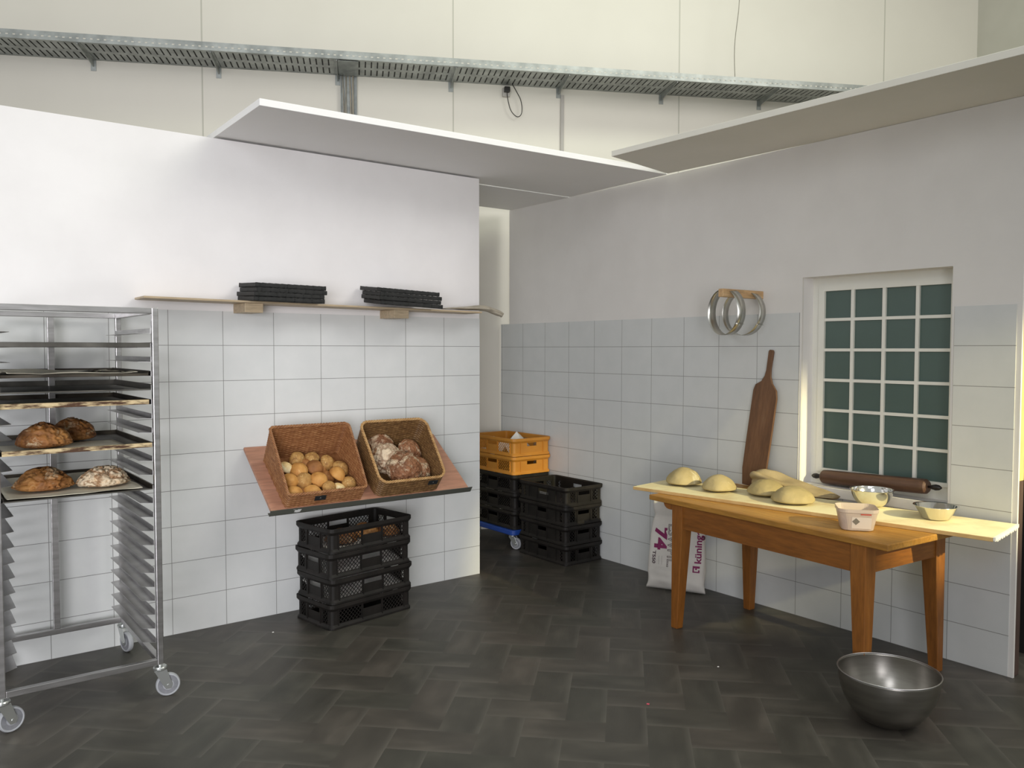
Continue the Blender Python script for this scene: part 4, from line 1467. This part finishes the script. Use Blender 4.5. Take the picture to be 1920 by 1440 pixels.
def bowl_profile(R, H, foot, t_=0.0015, lip=0.006, power=2.0, n_=18):
    out = []
    for i in range(n_ + 1):
        a = i / n_
        r = foot + (R - foot) * math.sin(a * PI / 2) ** (1.0)
        z = H * (1 - math.cos(a * PI / 2) ** (power / 1.6))
        out.append((r, z))
    inner = [(max(r - t_, 0.0), z + t_) for r, z in out]
    prof = [(0.0, 0.0)] + out + [(R + lip, H), (R + lip, H + t_), (R - t_, H + t_)] + inner[::-1][1:] + [(0.0, t_)]
    return prof


bowl('mixing_bowl', 'shiny steel bowl on the table, under the right half of the rolling pin', bowl_profile(0.105, 0.088, 0.035), M['shiny'], (-0.165, -2.430, BT + 0.001))
d = bowl('small_dish', 'small flared steel dish near the right end of the board', [(0, 0.0), (0.055, 0.0), (0.062, 0.003), (0.094, 0.060), (0.102, 0.064), (0.102, 0.0655), (0.0925, 0.063), (0.0605, 0.0045), (0.054, 0.0018), (0, 0.0018)], M['shiny'], (-0.225, -2.790, BT + 0.001))
loaf('butter_piece', 'lump of pale butter inside the small steel dish', 'butter', (-0.225, -2.79, BT + 0.0032), 0.04, 0.034, 0.028, M['butter'], 91, 0.3, sub=3)
bg_ = thing('floor_bowl', 'big round steel mixing bowl standing on the floor', 'bowl', (-0.935, -2.945, 0.0015))
bm = bmesh.new()
pr_ = [(0, 0.0), (0.05, 0.0)]
R_, H_ = 0.202, 0.222
for i in range(1, 25):
    a = i / 24 * PI / 2
    pr_.append((0.05 + (R_ - 0.05) * math.sin(a) ** 0.95, H_ * (1 - math.cos(a) ** 1.15)))
inn = [(max(0, r - 0.0015), z + 0.0015) for r, z in pr_]
lathe(bm, pr_ + inn[::-1], 96, closed=False)
put('shell', bm, M['bowl_steel'], bg_, smooth=True)
bm = bmesh.new()
tube(bm, [(R_ * math.cos(2 * PI * k / 72), R_ * math.sin(2 * PI * k / 72), H_) for k in range(72)], 0.0032, 8, closed=True)
put('rolled_rim', bm, M['steel'], bg_, smooth=True)

# plastic tub
tu = thing('plastic_tub', 'clouded pinkish plastic tub at the front edge of the table', 'tub', (-0.648, -2.622, TTOP + 0.001), math.radians(-52))
bm = bmesh.new()
rings = []
for hx_, hy_, r_, z in ((0.062, 0.062, 0.03, 0.0), (0.070, 0.070, 0.035, 0.004), (0.086, 0.086, 0.038, 0.085), (0.090, 0.090, 0.040, 0.088), (0.090, 0.090, 0.040, 0.104), (0.0885, 0.0885, 0.039, 0.104), (0.0845, 0.0845, 0.037, 0.086), (0.0685, 0.0685, 0.034, 0.006), (0.060, 0.060, 0.03, 0.003)):
    rings.append([bm.verts.new((x, y, z)) for x, y in rloop(hx_, hy_, r_, 6)])
n = len(rings[0])
for a_, b_ in zip(rings, rings[1:]):
    for k in range(n): bm.faces.new((a_[k], a_[(k + 1) % n], b_[(k + 1) % n], b_[k]))
bm.faces.new(rings[0][::-1]); bm.faces.new(rings[-1])
put('tub_wall', bm, M['tub'], tu, smooth=False, bevel=0.0)
slope = math.atan2(0.016, 0.081)
for nm, (x, z, sx_, sz_, ro, mm) in {'label_square': (-0.012, 0.047, 0.024, 0.024, PI / 4, 'grey_print'), 'label_bar': (0.030, 0.082, 0.046, 0.006, 0, 'red_print'), 'label_field': (0.012, 0.040, 0.085, 0.055, 0, 'label_print')}.items():
    bm = bmesh.new(); box(bm, (0, 0, 0), (sx_, 0.0006, sz_), Matrix.Rotation(ro, 3, 'Y'))
    y = -(0.070 + 0.016 * (z - 0.004) / 0.081) - (0.0006 if nm == 'label_field' else 0.0013)
    o = put(nm, bm, M[mm], tu, loc=(x, y, z), rot=(slope, 0, 0))
    o['label'] = {'label_square': 'grey diamond printed on the label', 'label_bar': 'red bar printed on the label', 'label_field': 'pale label'}[nm]

# rolling pin on the sill
pA = Vector((0.068, -1.995, 0.838)); pB = Vector((0.030, -2.628, 0.866))
dv = (pB - pA).normalized(); Lp = (pB - pA).length
rp = thing('rolling_pin', 'long dark wooden rolling pin lying on the window sill', 'rolling pin', (pA + pB) / 2)
rp.rotation_euler = dv.to_track_quat('Y', 'Z').to_euler()
bm = bmesh.new(); lathe(bm, [(0, -Lp / 2), (0.030, -Lp / 2), (0.0385, -Lp / 2 + 0.010), (0.040, -Lp / 2 + 0.03), (0.040, Lp / 2 - 0.03), (0.0385, Lp / 2 - 0.010), (0.030, Lp / 2), (0, Lp / 2)], 32, axis='Y')
put('roller', bm, M['pin_wood'], rp, smooth=False, bevel=0.001)
for s_ in (-1, 1):
    bm = bmesh.new()
    a = Lp / 2 + 0.0005
    lathe(bm, [(0, s_ * a), (0.006, s_ * a), (0.006, s_ * (a + 0.010)), (0.012, s_ * (a + 0.022)), (0.016, s_ * (a + 0.040)), (0.013, s_ * (a + 0.058)), (0.005, s_ * (a + 0.070)), (0, s_ * (a + 0.071))], 20, axis='Y')
    o = put('handle', bm, M['black_paint'], rp, smooth=True)

# ------------------------------------------------------------------ peg with rings, peel
pg = thing('wall_peg', 'short pine peg sticking out of the right wall, holding two rings', 'peg', (0, -1.603, 1.912))
B('peg', (-0.385, -0.018, -0.024), (-0.001, 0.018, 0.024), M['peg_wood'], pg, 0.003)


def hoop(label, x, y, z, tilt, yaw, r=0.136, h=0.060):
    bm = bmesh.new()
    n_ = 72
    lathe(bm, [(r, -h / 2), (r + 0.0012, -h / 2), (r + 0.0012, h / 2), (r, h / 2)], n_, axis='X', closed=True)
    box2(bm, (-h / 2, r * math.sin(-1.0) - 0.01, r * math.cos(-1.0) * -1 - 0.002), (h / 2, r * math.sin(-1.0) + 0.012, r * math.cos(-1.0) * -1 + 0.000))
    o = put('cake_ring', bm, M['ring'], smooth=True, loc=(x, y, z), rot=(0, tilt, yaw))
    return tag(o, label, 'ring', 'steel rings on the wall peg')


ztop = 1.912 + 0.024 + 0.001
hoop('steel cake ring hanging on the outer end of the wall peg, nearer the room', -0.285, -1.565, ztop - 0.134, 0.0, -0.22)
hoop('steel cake ring hanging on the wall peg close to the wall', -0.100, -1.550, ztop - 0.134, 0.03, 0.02)

pe = thing('wooden_peel', 'dark worn wooden peel leaning on the tiles left of the window', 'peel')
# outline in local (y across, z up)
hw = 0.088
out = [(-hw * 0.80, 0.0), (-hw * 0.98, 0.10), (-hw, 0.30), (-hw * 0.98, 0.56), (-hw * 0.86, 0.605), (-hw * 0.45, 0.645), (-0.022, 0.685), (-0.016, 0.73), (-0.018, 0.835), (-0.010, 0.846),
       (0.012, 0.846), (0.018, 0.835), (0.016, 0.72), (0.022, 0.685), (hw * 0.45, 0.650), (hw * 0.88, 0.625), (hw, 0.590), (hw, 0.30), (hw * 0.98, 0.10), (hw * 0.80, 0.0)]
bm = bmesh.new(); prism(bm, out, -0.007, 0.007, 'YZ')
put('blade', bm, M['peel_wood'], pe, bevel=0.003)
pe.location = (-0.062, -1.600, TTOP + 0.004)
pe.rotation_euler = (math.radians(6.4), math.radians(3.4), 0)

# ------------------------------------------------------------------ flour sack
sk = thing('flour_sack', 'white paper flour sack with purple print leaning on the wall behind the table leg', 'sack', (-0.200, -1.115, 0.004), math.atan2(-0.29, 0.145))
sk.rotation_euler = (math.radians(-8.0), 0, math.atan2(-0.29, 0.145))
SW, SD, SH = 0.375, 0.115, 0.575
bm = bmesh.new()
nx, nz, nd = 30, 44, 1
NP = 64
rings = []
for j in range(nz + 1):
    t_ = j / nz
    z = SH * t_
    fat = (min(1, t_ / 0.10) ** 0.5) * (min(1, (1 - t_) / 0.16) ** 0.55)
    pinch = 1 - 0.30 * math.exp(-((t_ - 0.80) / 0.05) ** 2)
    if t_ > 0.80: fat *= 0.72
    wdt = SW * (1.0 + 0.05 * math.exp(-(t_ / 0.05) ** 2)) * (1 - 0.10 * math.exp(-((t_ - 0.83) / 0.06) ** 2)) * (1 - 0.12 * max(0, (t_ - 0.3)))
    ring = []
    for k in range(NP):
        a = 2 * PI * k / NP
        ca, sa = math.cos(a), math.sin(a)
        x = math.copysign(abs(ca) ** 0.75, ca) * wdt / 2
        y = math.copysign(abs(sa) ** 0.6, sa) * SD / 2 * max(fat, 0.05) * pinch
        p = Vector((x, y, z))
        nv = noise.noise(p * 7 + Vector((3, 1, 0))) * 0.018 + noise.noise(Vector((p.x * 14, p.y * 10, p.z * 30))) * 0.009
        y += nv * (1 if fat > 0.2 else 0.3) * (1 if sa >= 0 else 0.7)
        x += noise.noise(Vector((z * 11, k // 32, 4))) * 0.006
        ring.append(bm.verts.new((x, y, z)))
    rings.append(ring)
for a_, b_ in zip(rings, rings[1:]):
    for k in range(NP): bm.faces.new((a_[k], a_[(k + 1) % NP], b_[(k + 1) % NP], b_[k]))
bm.faces.new(rings[0][::-1]); bm.faces.new(rings[-1])
bmesh.ops.recalc_face_normals(bm, faces=bm.faces)
bvh = BVHTree.FromBMesh(bm)
put('sack_body', bm, M['sack'], sk, smooth=True)


def printed(name, txt, size, x, z, m, outline=False, bold=0.0, space=1.0, sx=1.0, sy=1.0, lab=None, extra=None, rotate=True, down=False):
    """print on the front (-y) face of the sack, reading upwards"""
    b = text_mesh(txt, size, 0.0, outline, bold, space) if txt else extra
    bmesh.ops.triangulate(b, faces=b.faces)
    for _ in range(1 if size > 0.03 else 0):
        bmesh.ops.subdivide_edges(b, edges=[e for e in b.edges if e.calc_length() > 0.01], cuts=2)
    for v in b.verts:
        X, Y, Zo = v.co.x * sx, v.co.y * sy, v.co.z
        if down: X, Y = Y, -X
        elif rotate: X, Y = -Y, X
        px_, pz_ = x + X, z + Y
        hit = bvh.ray_cast(Vector((px_, -1, pz_)), Vector((0, 1, 0)))
        yy = hit[0].y if hit[0] is not None else -SD / 2
        v.co = Vector((px_, yy - 0.0012 - (0 if not outline else Zo * 0.5), pz_))
    o = put(name, b, m, sk)
    if lab: o['label'] = lab
    return o


printed('printed_number', '74', 0.115, -0.105, 0.330, M['purple'], bold=0.005, sx=1.25, sy=0.98, down=True, lab='purple number 74 printed sideways')
printed('printed_word', 'ESWPIL.', 0.078, -0.026, 0.290, M['grey_ink'], outline=True, sx=1.05, sy=1.0, down=True, lab='grey outlined lettering printed sideways')
printed('printed_type', 'T550', 0.026, -0.140, 0.205, M['dark_ink'], bold=0.001, sx=1.5, sy=1.2, down=True, lab='small dark lettering printed sideways')
printed('printed_lines', '-------', 0.016, -0.105, 0.19, M['grey_ink'], sx=1.6)
printed('printed_lines', '-------', 0.016, -0.085, 0.19, M['grey_ink'], sx=1.6)
printed('printed_brand', 'k\u00fcningen', 0.062, 0.150, 0.315, M['purple'], bold=0.0018, sx=1.12, sy=0.9, lab='purple brand lettering printed sideways')
eb = bmesh.new()
for (a, b_, c, d_) in ((-0.022, 0.022, -0.022, -0.014), (-0.022, -0.013, -0.022, 0.020), (0.013, 0.022, -0.022, -0.004), (-0.022, 0.022, 0.006, 0.020), (-0.005, 0.005, -0.004, 0.006)):
    v = [eb.verts.new(p) for p in ((a, c, 0), (b_, c, 0), (b_, d_, 0), (a, d_, 0))]
    eb.faces.new(v)
for _ in range(2): bmesh.ops.subdivide_edges(eb, edges=eb.edges[:], cuts=1, use_grid_fill=True)
printed('printed_emblem', None, 0.05, 0.140, 0.155, M['purple'], extra=eb, rotate=False, lab='purple block emblem')

# small pink scrap and crumbs on the floor
o = B('paper_scrap', (-0.006, -0.006, 0), (0.006, 0.006, 0.001), M['pink'], loc=(-1.615, -2.208, 0.0008), rot=(0, 0, 0.6))
tag(o, 'tiny pink scrap lying on the floor', 'scrap')
for i, (x, y) in enumerate(((-1.02, -2.12), (-3.21, -0.42), (-2.60, -0.30))):
    o = loaf('crumb', ['white crumb on the floor left of the floor bowl', 'white crumb on the floor just right of the rack', 'white crumb on the floor left of the crate stack'][i], 'crumb', (x, y, 0.0005), 0.006, 0.005, 0.004, M['white_paper'], i, 0, 'crumbs on the floor', sub=2)
